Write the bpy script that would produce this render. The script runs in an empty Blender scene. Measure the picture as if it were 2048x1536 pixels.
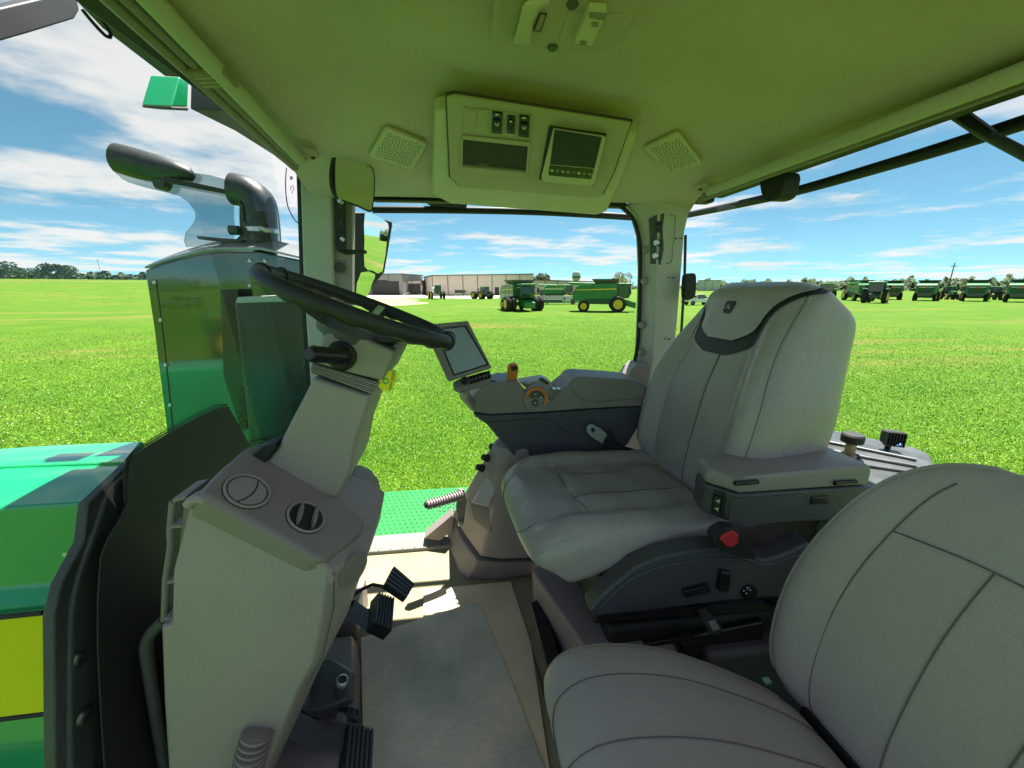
import bpy, bmesh, math, random
import numpy as np
from mathutils import Vector, Matrix
random.seed(7); rng = np.random.default_rng(7)
R = math.radians
S = bpy.context.scene
# ---------------------------------------------------------------- camera
FPX, ZC = 770.0, 1.22                       # focal length in photo pixels, camera height above the cab floor
PITCH = math.atan(195/770); YAW = math.atan(.12597/1.0316)
GZ = -2.0                                   # ground lies two metres under the cab floor
fh = Vector((math.sin(YAW), math.cos(YAW), 0)); rt = Vector((math.cos(YAW), -math.sin(YAW), 0))
fw = fh*math.cos(PITCH) - Vector((0, 0, 1))*math.sin(PITCH)
up = fh*math.sin(PITCH) + Vector((0, 0, 1))*math.cos(PITCH)
CAM = Vector((0, 0, ZC))
cd = bpy.data.cameras.new('camera'); cam = bpy.data.objects.new('camera', cd); S.collection.objects.link(cam)
cam.matrix_world = Matrix(((rt.x, up.x, -fw.x, CAM.x), (rt.y, up.y, -fw.y, CAM.y), (rt.z, up.z, -fw.z, CAM.z), (0, 0, 0, 1)))
cd.sensor_fit = 'HORIZONTAL'; cd.sensor_width = 36; cd.lens = 36*FPX/2048; cd.clip_start = .02; cd.clip_end = 9000
S.camera = cam
# ---------------------------------------------------------------- sky, sun, exposure
SUN = Vector((.22, .33, 1)).normalized()
W = bpy.data.worlds.new('World'); S.world = W; W.use_nodes = True
nt = W.node_tree; nt.nodes.clear(); N = nt.nodes.new; L = nt.links.new
def wm(op, a=None, b=None, c=None, clamp=False):
    n = N('ShaderNodeMath'); n.operation = op; n.use_clamp = clamp
    for i, v in enumerate((a, b, c)):
        if v is None: continue
        if isinstance(v, (int, float)): n.inputs[i].default_value = v
        else: L(v, n.inputs[i])
    return n.outputs[0]
sky = N('ShaderNodeTexSky'); sky.sky_type = 'NISHITA'; sky.sun_disc = False
sky.sun_elevation = math.asin(SUN.z); sky.sun_rotation = math.atan2(SUN.x, SUN.y)
sky.air_density = 1.0; sky.dust_density = 0; sky.ozone_density = 2.0; sky.altitude = 3000
tc = N('ShaderNodeTexCoord'); sp = N('ShaderNodeSeparateXYZ'); L(tc.outputs['Generated'], sp.inputs[0])
zc = wm('MAXIMUM', sp.outputs[2], .012)
sv = N('ShaderNodeCombineXYZ'); L(sp.outputs[0], sv.inputs[0]); L(sp.outputs[1], sv.inputs[1]); L(wm('ADD', wm('MAXIMUM', sp.outputs[2], 0.0), .07), sv.inputs[2]); L(sv.outputs[0], sky.inputs[0])
zz = wm('ADD', zc, .055)
cx = wm('DIVIDE', sp.outputs[0], zz); cy = wm('DIVIDE', sp.outputs[1], zz)
cv = N('ShaderNodeCombineXYZ'); L(cx, cv.inputs[0]); L(cy, cv.inputs[1]); cv.inputs[2].default_value = 8.2
n1 = N('ShaderNodeTexNoise'); n1.inputs['Scale'].default_value = 1.0; n1.inputs['Detail'].default_value = 8; n1.inputs['Roughness'].default_value = .58
n1.inputs['Distortion'].default_value = .1; L(cv.outputs[0], n1.inputs['Vector'])
n2 = N('ShaderNodeTexNoise'); n2.inputs['Scale'].default_value = .30; n2.inputs['Detail'].default_value = 3; L(cv.outputs[0], n2.inputs['Vector'])
dens = wm('ADD', wm('MULTIPLY', n1.outputs[0], .62), wm('MULTIPLY', n2.outputs[0], .52))
mr = N('ShaderNodeMapRange'); mr.interpolation_type = 'SMOOTHSTEP'; L(dens, mr.inputs[0])
mr.inputs[1].default_value = .54; mr.inputs[2].default_value = .67; mr.inputs[3].default_value = 0; mr.inputs[4].default_value = .9
cl = N('ShaderNodeMix'); cl.data_type = 'RGBA'; L(mr.outputs[0], cl.inputs[0])
tint = N('ShaderNodeMix'); tint.data_type = 'RGBA'; tint.blend_type = 'MULTIPLY'; tint.inputs[0].default_value = 1; L(sky.outputs[0], tint.inputs[6]); tint.inputs[7].default_value = (.68, .92, .77, 1)
L(tint.outputs[2], cl.inputs[6]); cl.inputs[7].default_value = (4.9, 4.7, 4.6, 1)
bg = N('ShaderNodeBackground'); bg.inputs[1].default_value = .060; L(cl.outputs[2], bg.inputs[0])
wo = N('ShaderNodeOutputWorld'); L(bg.outputs[0], wo.inputs[0])
sd = bpy.data.lights.new('sun', 'SUN'); sd.energy = 5.0; sd.angle = R(.5); sd.color = (1, .95, .86)
so = bpy.data.objects.new('sun', sd); S.collection.objects.link(so); so.location = SUN*60
so.rotation_euler = SUN.to_track_quat('Z', 'Y').to_euler()
S.view_settings.view_transform = 'Standard'; S.view_settings.look = 'None'; S.view_settings.gamma = 1; S.view_settings.exposure = 1.80
S.view_settings.use_curve_mapping = False
S.cycles.max_bounces = 12; S.cycles.diffuse_bounces = 8; S.cycles.glossy_bounces = 4; S.cycles.transparent_max_bounces = 12
S.cycles.use_denoising = True; S.cycles.sample_clamp_indirect = 12; S.cycles.caustics_reflective = False; S.cycles.caustics_refractive = False
# ---------------------------------------------------------------- photo pixel -> place
def ray(x, y): return fw + rt*((x-1024)/FPX) - up*((y-768)/FPX)
def P(x, y, ax, v):
    d = ray(x, y); i = 'XYZ'.index(ax); return CAM + d*((v-CAM[i])/d[i])
def PP(x, y, p0, n):
    d = ray(x, y); return CAM + d*((Vector(p0)-CAM).dot(n)/d.dot(n))
def PS(pts, ax, v): return [P(x, y, ax, v) for x, y in pts]
# ---------------------------------------------------------------- materials
MATS = {}
def mat(name, col, rough=.5, metal=0, var=.0, vscale=8, bump=0, bscale=200, coat=0, spec=.5, stretch=None, col2=None, detail=4, vlo=.35, vhi=.65, grain=0, wrk=0):
    m = bpy.data.materials.new(name); m.use_nodes = True; t = m.node_tree; b = t.nodes['Principled BSDF']
    b.inputs['Roughness'].default_value = rough; b.inputs['Metallic'].default_value = metal
    b.inputs['Specular IOR Level'].default_value = spec; b.inputs['Coat Weight'].default_value = coat; b.inputs['Coat Roughness'].default_value = .05
    b.inputs['Base Color'].default_value = (*col, 1)
    if var or bump or col2:
        c = t.nodes.new('ShaderNodeTexCoord'); mp = t.nodes.new('ShaderNodeMapping'); t.links.new(c.outputs['Object'], mp.inputs[0])
        if stretch: mp.inputs['Scale'].default_value = stretch
    if var or col2:
        n = t.nodes.new('ShaderNodeTexNoise'); n.inputs['Scale'].default_value = vscale; n.inputs['Detail'].default_value = detail; t.links.new(mp.outputs[0], n.inputs['Vector'])
        r = t.nodes.new('ShaderNodeValToRGB'); t.links.new(n.outputs[0], r.inputs[0])
        lo = [x*(1-var) for x in col]; hi = list(col2) if col2 else [min(1, x*(1+var)) for x in col]
        r.color_ramp.elements[0].position = vlo; r.color_ramp.elements[1].position = vhi
        r.color_ramp.elements[0].color = (*lo, 1); r.color_ramp.elements[1].color = (*hi, 1); t.links.new(r.outputs[0], b.inputs['Base Color'])
        if not metal and rough > .2:
            q = t.nodes.new('ShaderNodeMapRange'); q.inputs[3].default_value = rough-.06; q.inputs[4].default_value = min(1, rough+.08); t.links.new(n.outputs[0], q.inputs[0]); t.links.new(q.outputs[0], b.inputs['Roughness'])
    if grain and var:
        g = t.nodes.new('ShaderNodeTexNoise'); g.inputs['Scale'].default_value = 420; g.inputs['Detail'].default_value = 2; t.links.new(mp.outputs[0], g.inputs['Vector'])
        q = t.nodes.new('ShaderNodeMapRange'); q.inputs[1].default_value = .3; q.inputs[2].default_value = .7; q.inputs[3].default_value = 1-grain; q.inputs[4].default_value = 1+grain; t.links.new(g.outputs[0], q.inputs[0])
        mx = t.nodes.new('ShaderNodeMix'); mx.data_type = 'RGBA'; mx.blend_type = 'MULTIPLY'; mx.inputs[0].default_value = 1; t.links.new(r.outputs[0], mx.inputs[6]); t.links.new(q.outputs[0], mx.inputs[7]); t.links.new(mx.outputs[2], b.inputs['Base Color'])
    if bump:
        n = t.nodes.new('ShaderNodeTexNoise'); n.inputs['Scale'].default_value = bscale; n.inputs['Detail'].default_value = 3; t.links.new(mp.outputs[0], n.inputs['Vector'])
        bp = t.nodes.new('ShaderNodeBump'); bp.inputs['Strength'].default_value = bump; bp.inputs['Distance'].default_value = .004; t.links.new(n.outputs[0], bp.inputs['Height']); t.links.new(bp.outputs[0], b.inputs['Normal'])
        if wrk:
            w = t.nodes.new('ShaderNodeTexNoise'); w.inputs['Scale'].default_value = 11; w.inputs['Detail'].default_value = 4; w.inputs['Distortion'].default_value = 1.2; t.links.new(mp.outputs[0], w.inputs['Vector'])
            b2 = t.nodes.new('ShaderNodeBump'); b2.inputs['Strength'].default_value = wrk; b2.inputs['Distance'].default_value = .02; t.links.new(w.outputs[0], b2.inputs['Height']); t.links.new(bp.outputs[0], b2.inputs['Normal']); t.links.new(b2.outputs[0], b.inputs['Normal'])
    MATS[name] = m; return m
def glassmat(name, tint, refl=1.0, minr=.0):
    m = bpy.data.materials.new(name); m.use_nodes = True; t = m.node_tree; t.nodes.clear()
    o = t.nodes.new('ShaderNodeOutputMaterial'); mx = t.nodes.new('ShaderNodeMixShader'); tr = t.nodes.new('ShaderNodeBsdfTransparent'); gl = t.nodes.new('ShaderNodeBsdfGlossy')
    fr = t.nodes.new('ShaderNodeFresnel'); fr.inputs[0].default_value = 1.45
    k = t.nodes.new('ShaderNodeMath'); k.operation = 'MULTIPLY_ADD'; k.inputs[1].default_value = refl; k.inputs[2].default_value = minr; k.use_clamp = True
    t.links.new(fr.outputs[0], k.inputs[0]); t.links.new(k.outputs[0], mx.inputs[0])
    tr.inputs[0].default_value = (*tint, 1); gl.inputs['Roughness'].default_value = .02
    t.links.new(tr.outputs[0], mx.inputs[1]); t.links.new(gl.outputs[0], mx.inputs[2]); t.links.new(mx.outputs[0], o.inputs[0]); return m
G_PL = mat('grey_plastic', (.345, .285, .285), .5, var=.05, vscale=5, bump=.12, bscale=900, grain=.10)
D_PL = mat('dark_plastic', (.07, .065, .075), .5, var=.08, vscale=6, bump=.12, bscale=700, grain=.10)
T_PL = mat('taupe_plastic', (.25, .205, .205), .5, var=.05, vscale=6, bump=.12, bscale=900, grain=.10)
BEIGE = mat('beige_trim', (.50, .45, .445), .6, var=.04, vscale=5, bump=.1, bscale=600, grain=.10)
HEAD = mat('headliner_fabric', (.58, .475, .51), .9, var=.06, vscale=3, bump=.5, bscale=420, spec=.2, grain=.10)
OHC = mat('overhead_plastic', (.46, .38, .375), .6, var=.04, vscale=5, bump=.1, bscale=600, grain=.10)
OHC2 = mat('overhead_pale_plastic', (.58, .50, .49), .5, var=.03)
BLK = mat('black_rubber', (.014, .014, .016), .6, bump=.1, bscale=300)
BLKG = mat('black_gloss_plastic', (.012, .012, .014), .25)
LEA = mat('grey_leather', (.385, .325, .335), .27, var=.05, vscale=4, bump=.22, bscale=330, spec=.5, grain=.06, wrk=.11)
LEA2 = mat('perforated_grey_leather', (.36, .305, .315), .34, var=.05, vscale=4, bump=.3, bscale=250, spec=.4)
VIN = mat('grey_vinyl', (.395, .335, .335), .38, var=.04, vscale=3, bump=.25, bscale=420, grain=.06, wrk=.11)
DLEA = mat('charcoal_leather', (.018, .017, .02), .5, var=.1, vscale=9, bump=.2, bscale=300)
SEAM = mat('seam_thread', (.13, .105, .105), .8)
STIT = mat('pale_stitching', (.5, .5, .46), .8)
FLOOR = mat('floor_mat', (.33, .285, .17), .75, var=.12, vscale=6, bump=.2, bscale=200)
FLOORD = mat('grey_floor_rubber', (.20, .20, .185), .7, var=.1, vscale=8, bump=.2, bscale=150)
CARD = mat('cardboard', (.90, .66, .46), .85, var=.06, vscale=7, bump=.1, bscale=90)
CARDD = mat('soiled_cardboard', (.56, .49, .44), .85, col2=(.84, .68, .53), var=.1, vscale=3.2, detail=10, vlo=.36, vhi=.58, bump=.06, bscale=60)
def card_marks(m):
    t = m.node_tree; b = t.nodes['Principled BSDF']; src = b.inputs['Base Color'].links[0].from_socket
    c = t.nodes.new('ShaderNodeTexCoord'); mp = t.nodes.new('ShaderNodeMapping'); mp.inputs['Rotation'].default_value = (0, 0, R(20)); mp.inputs['Scale'].default_value = (26, 70, 1); t.links.new(c.outputs['Object'], mp.inputs[0])
    n = t.nodes.new('ShaderNodeTexNoise'); n.inputs['Scale'].default_value = 1.6; n.inputs['Detail'].default_value = 6; t.links.new(mp.outputs[0], n.inputs['Vector'])
    r = t.nodes.new('ShaderNodeValToRGB'); r.color_ramp.elements[0].position = .36; r.color_ramp.elements[0].color = (.90, .89, .88, 1); r.color_ramp.elements[1].position = .5; r.color_ramp.elements[1].color = (1, 1, 1, 1); t.links.new(n.outputs[0], r.inputs[0])
    mx = t.nodes.new('ShaderNodeMix'); mx.data_type = 'RGBA'; mx.blend_type = 'MULTIPLY'; mx.inputs[0].default_value = 1; t.links.new(src, mx.inputs[6]); t.links.new(r.outputs[0], mx.inputs[7]); t.links.new(mx.outputs[2], b.inputs['Base Color'])
card_marks(CARDD)
def perforate(m, scale=210):
    t = m.node_tree; b = t.nodes['Principled BSDF']; src = b.inputs['Base Color'].links[0].from_socket
    c = t.nodes.new('ShaderNodeTexCoord'); v = t.nodes.new('ShaderNodeTexVoronoi'); v.inputs['Scale'].default_value = scale; v.inputs['Randomness'].default_value = .7; t.links.new(c.outputs['Object'], v.inputs['Vector'])
    r = t.nodes.new('ShaderNodeMapRange'); r.inputs[1].default_value = .18; r.inputs[2].default_value = .34; r.inputs[3].default_value = .62; r.inputs[4].default_value = 1; t.links.new(v.outputs['Distance'], r.inputs[0])
    mx = t.nodes.new('ShaderNodeMix'); mx.data_type = 'RGBA'; mx.blend_type = 'MULTIPLY'; mx.inputs[0].default_value = 1; t.links.new(src, mx.inputs[6]); t.links.new(r.outputs[0], mx.inputs[7]); t.links.new(mx.outputs[2], b.inputs['Base Color'])
perforate(LEA2)
GRN = mat('green_paint', (.010, .36, .135), .2, var=.06, vscale=3, coat=1)
GRNP = mat('bright_green_platform_paint', (.002, .17, .03), .6, var=.08, vscale=9, coat=.2)
YEL = mat('yellow_paint', (.88, .80, .004), .35, var=.05, vscale=3, coat=.4)
ORG = mat('orange_plastic', (.62, .17, .02), .4, var=.05)
RED = mat('red_button_plastic', (.55, .03, .04), .4)
STEEL = mat('zinc_steel', (.55, .55, .54), .3, metal=1, var=.1, vscale=40)
ALU = mat('brushed_pale_metal', (.62, .66, .68), .3, metal=.7, var=.08, vscale=30)
DST = mat('dark_perforated_steel', (.06, .062, .065), .42, metal=.5, var=.15, vscale=60, bump=.12, bscale=400)
GLS = glassmat('cab_glass', (.965, .985, .975), .05)
SKYM = glassmat('sky_mirroring_metal', (.55, .66, .66), 1.0, .22)  # half-clear tint stands in for sky mirrored in sheet metal
MIRR = mat('mirror_silver', (.86, .88, .88), .02, metal=1)
SCR = mat('dark_screen', (.022, .032, .05), .38, var=.2, vscale=6, spec=.2)
SCRP = mat('screen_sky_glare', (.34, .37, .50), .15, var=.08, vscale=5)  # screen is off; pale blue is sky reflection put into its colour
WHT = mat('white_print', (.8, .8, .8), .5)
PCH = mat('polished_black_cover', (.10, .13, .115), .07, metal=.85, var=.1, vscale=4)
# ---------------------------------------------------------------- builders
COL = S.collection; ORGN = {}
def put(o, parent):
    COL.objects.link(o)
    if parent is not None: o.parent = parent
def thing(name, label, cat, loc=(0, 0, 0), group=None, rz=0, kind=None):
    o = bpy.data.objects.new(name, None); COL.objects.link(o); o.location = loc; o.rotation_euler = (0, 0, rz); o.empty_display_size = .05
    o['label'] = label; o['category'] = cat
    if group: o['group'] = group
    if kind: o['kind'] = kind
    ORGN[o.name] = Vector(loc) if not rz else Vector((0, 0, 0)); return o
def tag(o, label, cat, group=None):
    o['label'] = label; o['category'] = cat
    if group: o['group'] = group
    return o
def add(name, verts, faces, m, parent=None, smooth=35, bevel=0, seg=2, sub=0, recalc=True):
    off = ORGN.get(parent.name, Vector()) if parent is not None else Vector()
    me = bpy.data.meshes.new(name); me.from_pydata([Vector(v)-off for v in verts], [], faces)
    if recalc:
        bm = bmesh.new(); bm.from_mesh(me); bmesh.ops.recalc_face_normals(bm, faces=bm.faces); bm.to_mesh(me); bm.free()
    me.materials.append(m); o = bpy.data.objects.new(name, me); put(o, parent); ORGN[o.name] = off
    if smooth: me.shade_smooth(); me.set_sharp_from_angle(angle=R(smooth))
    if bevel:
        b = o.modifiers.new('bevel', 'BEVEL'); b.width = bevel; b.segments = seg; b.limit_method = 'ANGLE'; b.angle_limit = R(28); b.harden_normals = True
    if sub: s = o.modifiers.new('sub', 'SUBSURF'); s.levels = s.render_levels = sub
    return o
class MB:
    """collects shapes for one mesh"""
    def __init__(s): s.v = []; s.f = []
    def poly(s, verts, faces):
        k = len(s.v); s.v += [Vector(a) for a in verts]; s.f += [tuple(i+k for i in f) for f in faces]; return s
    def box(s, c, d, rot=None):
        c = Vector(c); q = [Vector((sx*d[0]/2, sy*d[1]/2, sz*d[2]/2)) for sx in (-1, 1) for sy in (-1, 1) for sz in (-1, 1)]
        if rot is not None: q = [rot @ a for a in q]
        return s.poly([c+a for a in q], [(0, 1, 3, 2), (4, 6, 7, 5), (0, 4, 5, 1), (2, 3, 7, 6), (0, 2, 6, 4), (1, 5, 7, 3)])
    def prism(s, pts, ex):
        ex = Vector(ex); n = len(pts); pts = [Vector(p) for p in pts]
        return s.poly(pts+[p+ex for p in pts], [tuple(range(n)), tuple(range(2*n-1, n-1, -1))]+[(i, (i+1) % n, n+(i+1) % n, n+i) for i in range(n)])
    def loft(s, secs, cap=True, closed=True):
        n = len(secs[0]); k = len(s.v)
        for q in secs: s.v += [Vector(a) for a in q]
        for a in range(len(secs)-1):
            for i in range(n if closed else n-1):
                j = (i+1) % n; s.f.append((k+a*n+i, k+a*n+j, k+(a+1)*n+j, k+(a+1)*n+i))
        if cap and closed: s.f.append(tuple(k+i for i in range(n))); s.f.append(tuple(k+(len(secs)-1)*n+i for i in range(n-1, -1, -1)))
        return s
    def tube(s, path, r, n=8, flat=1.0, cap=True):
        path = [Vector(p) for p in path]; secs = []; rr = r if isinstance(r, (list, tuple)) else [r]*len(path); ref = None
        for i, p in enumerate(path):
            t = (path[min(i+1, len(path)-1)]-path[max(i-1, 0)]).normalized()
            if ref is None: ref = t.orthogonal().normalized()
            a = (ref - t*ref.dot(t)); a = a.normalized() if a.length > 1e-6 else t.orthogonal().normalized(); ref = a; b = t.cross(a)
            secs.append([p+(a*math.cos(2*math.pi*k/n)+b*math.sin(2*math.pi*k/n)*flat)*rr[i] for k in range(n)])
        return s.loft(secs, cap)
    def lathe(s, prof, c, ax=(0, 0, 1), n=20):
        ax = Vector(ax).normalized(); a = ax.orthogonal().normalized(); b = ax.cross(a); c = Vector(c)
        return s.loft([[c+ax*h+(a*math.cos(2*math.pi*k/n)+b*math.sin(2*math.pi*k/n))*max(r, 1e-4) for k in range(n)] for r, h in prof])
    def ball(s, c, r, n=8, sq=(1, 1, 1)):
        secs = []
        for i in range(n+1):
            t = math.pi*i/n; rr = max(math.sin(t), .01); secs.append([Vector(c)+Vector((rr*math.cos(2*math.pi*k/n)*r*sq[0], rr*math.sin(2*math.pi*k/n)*r*sq[1], -math.cos(t)*r*sq[2])) for k in range(n)])
        return s.loft(secs)
    def out(s, name, m, parent=None, **k): return add(name, s.v, s.f, m, parent, **k)
def box(name, lo, hi, m, parent, bevel=.004, **k):
    lo = Vector(lo); hi = Vector(hi); return MB().box((lo+hi)/2, hi-lo).out(name, m, parent, bevel=bevel, **k)
def prism(name, pts, ex, m, parent, bevel=.004, **k): return MB().prism(pts, ex).out(name, m, parent, bevel=bevel, **k)
def tube(name, path, r, m, parent, n=10, **k): return MB().tube(path, r, n).out(name, m, parent, smooth=50, **k)
def smoothpath(pts, n=6):
    pts = [Vector(p) for p in pts]; out = []
    for i in range(len(pts)-1):
        p0, p1, p2, p3 = pts[max(i-1, 0)], pts[i], pts[i+1], pts[min(i+2, len(pts)-1)]
        for k in range(n):
            t = k/n; out.append(.5*((2*p1)+(p2-p0)*t+(2*p0-5*p1+4*p2-p3)*t*t+(3*p1-p0-3*p2+p3)*t**3))
    return out+[pts[-1]]
def smoothpx(pts, n=5, closed=True):
    v = [Vector((x, y, 0)) for x, y in pts]
    if closed:
        q = [v[-1]]+v+[v[0], v[1]]; o = []
        for i in range(1, len(q)-2):
            p0, p1, p2, p3 = q[i-1], q[i], q[i+1], q[i+2]
            for k in range(n):
                t = k/n; o.append(.5*((2*p1)+(p2-p0)*t+(2*p0-5*p1+4*p2-p3)*t*t+(3*p1-p0-3*p2+p3)*t**3))
    else: o = smoothpath(v, n)
    return [(a.x, a.y) for a in o]
def copy_tree(o, parent=None):
    c = o.copy(); COL.objects.link(c); c.parent = parent
    for ch in list(o.children): copy_tree(ch, c)
    return c
def sstep(a, b, x): t = min(1, max(0, (x-a)/(b-a))); return t*t*(3-2*t)
def text(name, s, size, origin, xd, yd, m, parent, lift=.0006):
    cu = bpy.data.curves.new('t', 'FONT'); cu.body = s; cu.size = size; cu.align_x = 'CENTER'; cu.align_y = 'CENTER'; o = bpy.data.objects.new('t', cu); COL.objects.link(o)
    me = bpy.data.meshes.new_from_object(o.evaluated_get(bpy.context.evaluated_depsgraph_get()))
    xd = Vector(xd).normalized(); yd = Vector(yd).normalized(); n = xd.cross(yd)
    vs = [Vector(origin)+xd*v.co.x+yd*v.co.y+n*lift for v in me.vertices]; fs = [tuple(p.vertices) for p in me.polygons]
    bpy.data.objects.remove(o); bpy.data.curves.remove(cu); bpy.data.meshes.remove(me)
    return add(name, vs, fs, m, parent, smooth=0, recalc=False)
# ================================================================ the cab shell
CAB = thing('tractor_cab', 'beige lined tractor cab with wide glass, its roof, pillars and floor around the seats', 'tractor cab', (0.3, .9, 0))
def hz(x, y):
    z = 1.715 + .012*math.cos((y-.7)*1.5)
    a = .165*sstep(1.08, 1.72, y)**1.15
    b = .065*sstep(-.22, -.52, x) + .11*sstep(.62, 1.06, x)
    return z-max(a, b)-.12*min(a, b)
def PH(px, py, lift=0):
    d = ray(px, py); t = .2
    for _ in range(2000):
        p = CAM+d*t
        if p.z >= hz(p.x, p.y)-lift: break
        t += .0015
    return p
nx, ny = 64, 64
XA, XB, XC, XD = PH(215, 0), PH(584, 335), PH(2048, 168), PH(1394, 401)
hv = []
for j in range(ny+1):
    for i in range(nx+1):
        y = .20+1.46*j/ny; xa = XA.x+(XB.x-XA.x)*(y-XA.y)/(XB.y-XA.y); xb = XC.x+(XD.x-XC.x)*(y-XC.y)/(XD.y-XC.y); x = xa+(xb-xa)*i/nx; hv.append((x, y, hz(x, y)))
add('headliner', hv, [(j*(nx+1)+i, j*(nx+1)+i+1, (j+1)*(nx+1)+i+1, (j+1)*(nx+1)+i) for j in range(ny) for i in range(nx)], HEAD, CAB, smooth=60, recalc=False)
box('roof', (-.71, .20, 1.76), (1.34, 1.80, 1.93), GRN, CAB, bevel=.05, seg=4)  # left edge cut back to let more skylight into the cab
box('roof_underside', (-.70, .21, 1.752), (1.32, 1.78, 1.7585), D_PL, CAB, bevel=0)
box('floor', (-.72, -.05, -.05), (1.06, 1.62, 0), FLOOR, CAB, bevel=0)
box('chassis', (-3.2, .55, -1.1), (1.6, 1.55, -.12), BLK, CAB, bevel=.03)
# right sill with ribs
sl = box('door_sill', (-.62, 1.62, -.05), (.95, 1.745, .018), FLOORD, CAB, bevel=.006)
for k in range(12):
    box('sill_rib', (-.60+k*.055, 1.625, .0185), (-.596+k*.055, 1.70, .0215), T_PL, sl, bevel=0)
prism('sill_corner', PS([(848, 1077), (905, 1030), (905, 1062), (880, 1082)], 'Y', 1.64), (0, .07, 0), T_PL, CAB)
box('rear_wall', (1.03, -.05, -.05), (1.1, 1.66, .60), T_PL, CAB, bevel=.01)
box('left_sill', (-.7, -.12, -.08), (1.1, -.05, .01), T_PL, CAB)
box('rear_floor_riser', (.62, .75, 0), (1.03, 1.62, .26), D_PL, CAB, bevel=.02)
box('front_header', (-.605, .2, 1.66), (-.53, 1.72, 1.765), BLK, CAB, bevel=.01)
box('rear_header', (1.06, .2, 1.60), (1.16, 1.74, 1.765), BLK, CAB, bevel=.01)
box('side_header', (-.62, 1.70, 1.575), (1.1, 1.76, 1.77), BLK, CAB, bevel=.01)
# front pillar
fp = prism('front_pillar', PS([(599, 343), (664, 345), (667, 560), (676, 800), (700, 1000), (655, 1000), (622, 800), (606, 560)], 'Y', 1.66), (0, .05, 0), BEIGE, CAB, bevel=.01, seg=3)
MB().prism(PS([(664, 345), (706, 352), (704, 600), (706, 800), (716, 1000), (700, 1000), (676, 800), (667, 560)], 'Y', 1.685), (0, .04, 0)).out('front_pillar_side', G_PL, fp, bevel=.004)
prism('pillar_gasket', PS([(592, 338), (601, 344), (608, 560), (624, 800), (657, 1000), (648, 1000), (614, 800), (599, 560)], 'Y', 1.67), (0, .03, 0), BLK, CAB, bevel=.003)
tw = prism('tweeter_plate', PS([(664, 519), (691, 521), (691, 550), (664, 548)], 'Y', 1.678), (0, .012, 0), T_PL, fp, bevel=.004)
tc_ = P(680, 535, 'Y', 1.677)
MB().lathe([(.021, 0), (.021, .006), (.018, .008), (.001, .008)], tc_, (0, -1, 0)).out('grille', D_PL, tw)
for k in range(2):
    for i in range(6+4*k):
        a = 2*math.pi*i/(6+4*k); rr = .006+.006*k
        MB().lathe([(.0018, 0), (.0018, .0012)], tc_+Vector((rr*math.cos(a), -.0079, rr*math.sin(a))), (0, -1, 0), 6).out('grille_hole', BLK, tw)
# rear pillar: left edge, ridge and right edge read from the photograph
rows = [((1250, 408), (1318, 390), (1402, 386)), ((1271, 432), (1316, 430), (1377, 430)), ((1282, 470), (1315, 470), (1369, 465)), ((1285, 540), (1312, 540), (1363, 540)),
        ((1282, 640), (1308, 640), (1355, 640)), ((1278, 715), (1305, 715), (1347, 715)), ((1262, 752), (1300, 750), (1345, 750)), ((1240, 785), (1294, 785), (1345, 785)), ((1235, 1000), (1290, 1000), (1345, 1000))]
secs = []
for (l, m_, r_) in rows:
    a, b, c = P(*l, 'Y', 1.695), P(*m_, 'Y', 1.625), P(*r_, 'Y', 1.665)
    secs.append([a, b, c, Vector((c.x, 1.75, c.z)), Vector((a.x, 1.75, a.z))])
rp = MB().loft(secs).out('rear_pillar', BEIGE, CAB, smooth=30, bevel=.006, seg=2)
for (x, y) in ((1292, 500), (1289, 562), (1284, 650), (1283, 705)):
    p = P(x, y, 'Y', 1.672); MB().lathe([(.016, -.01), (.016, .004), (.012, .010), (.001, .011)], p, (-.35, -1, .05), 16).out('plug', G_PL, rp)
for (x, y) in ((1352, 477), (1362, 477), (1337, 555), (1347, 555), (1329, 678), (1338, 678)):
    p = P(x, y, 'Y', 1.646); MB().box(p, (.006, .012, .004)).out('clip_hole', BLK, rp)
pk = prism('control_pocket', PS([(1301, 436), (1312, 430), (1330, 426), (1326, 455), (1328, 500), (1322, 530), (1304, 527), (1303, 480)], 'Y', 1.628), (0, .02, 0), D_PL, rp, bevel=.003)
for (x, y, s) in ((1318, 448, 0), (1318, 460, 0)):
    box('rocker', P(x-4, y+5, 'Y', 1.622), P(x+5, y-5, 'Y', 1.626), BLKG, pk, bevel=.001)
for (x, y) in ((1313, 485), (1311, 511)):
    MB().lathe([(.012, -.01), (.013, .008), (.009, .012), (.001, .012)], P(x, y, 'Y', 1.62), (-.6, -1, 0), 14).out('round_switch', STEEL, pk)
    MB().lathe([(.013, -.012), (.013, .002)], P(x+7, y+2, 'Y', 1.624), (-.3, -1, 0), 14).out('switch_base', BLKG, pk)
fr_ = smoothpx([(1331, 430), (1350, 431), (1350, 450), (1345, 500), (1342, 524), (1326, 527)], 3, False)
MB().tube([P(x, y, 'Y', 1.640) for x, y in fr_], .0012, 5).out('panel_joint', SEAM, rp)
prism('pillar_foot', PS([(1262, 742), (1276, 728), (1302, 730), (1301, 800), (1248, 800), (1240, 782)], 'Y', 1.60), (0, .1, 0), G_PL, rp, bevel=.006)
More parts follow.
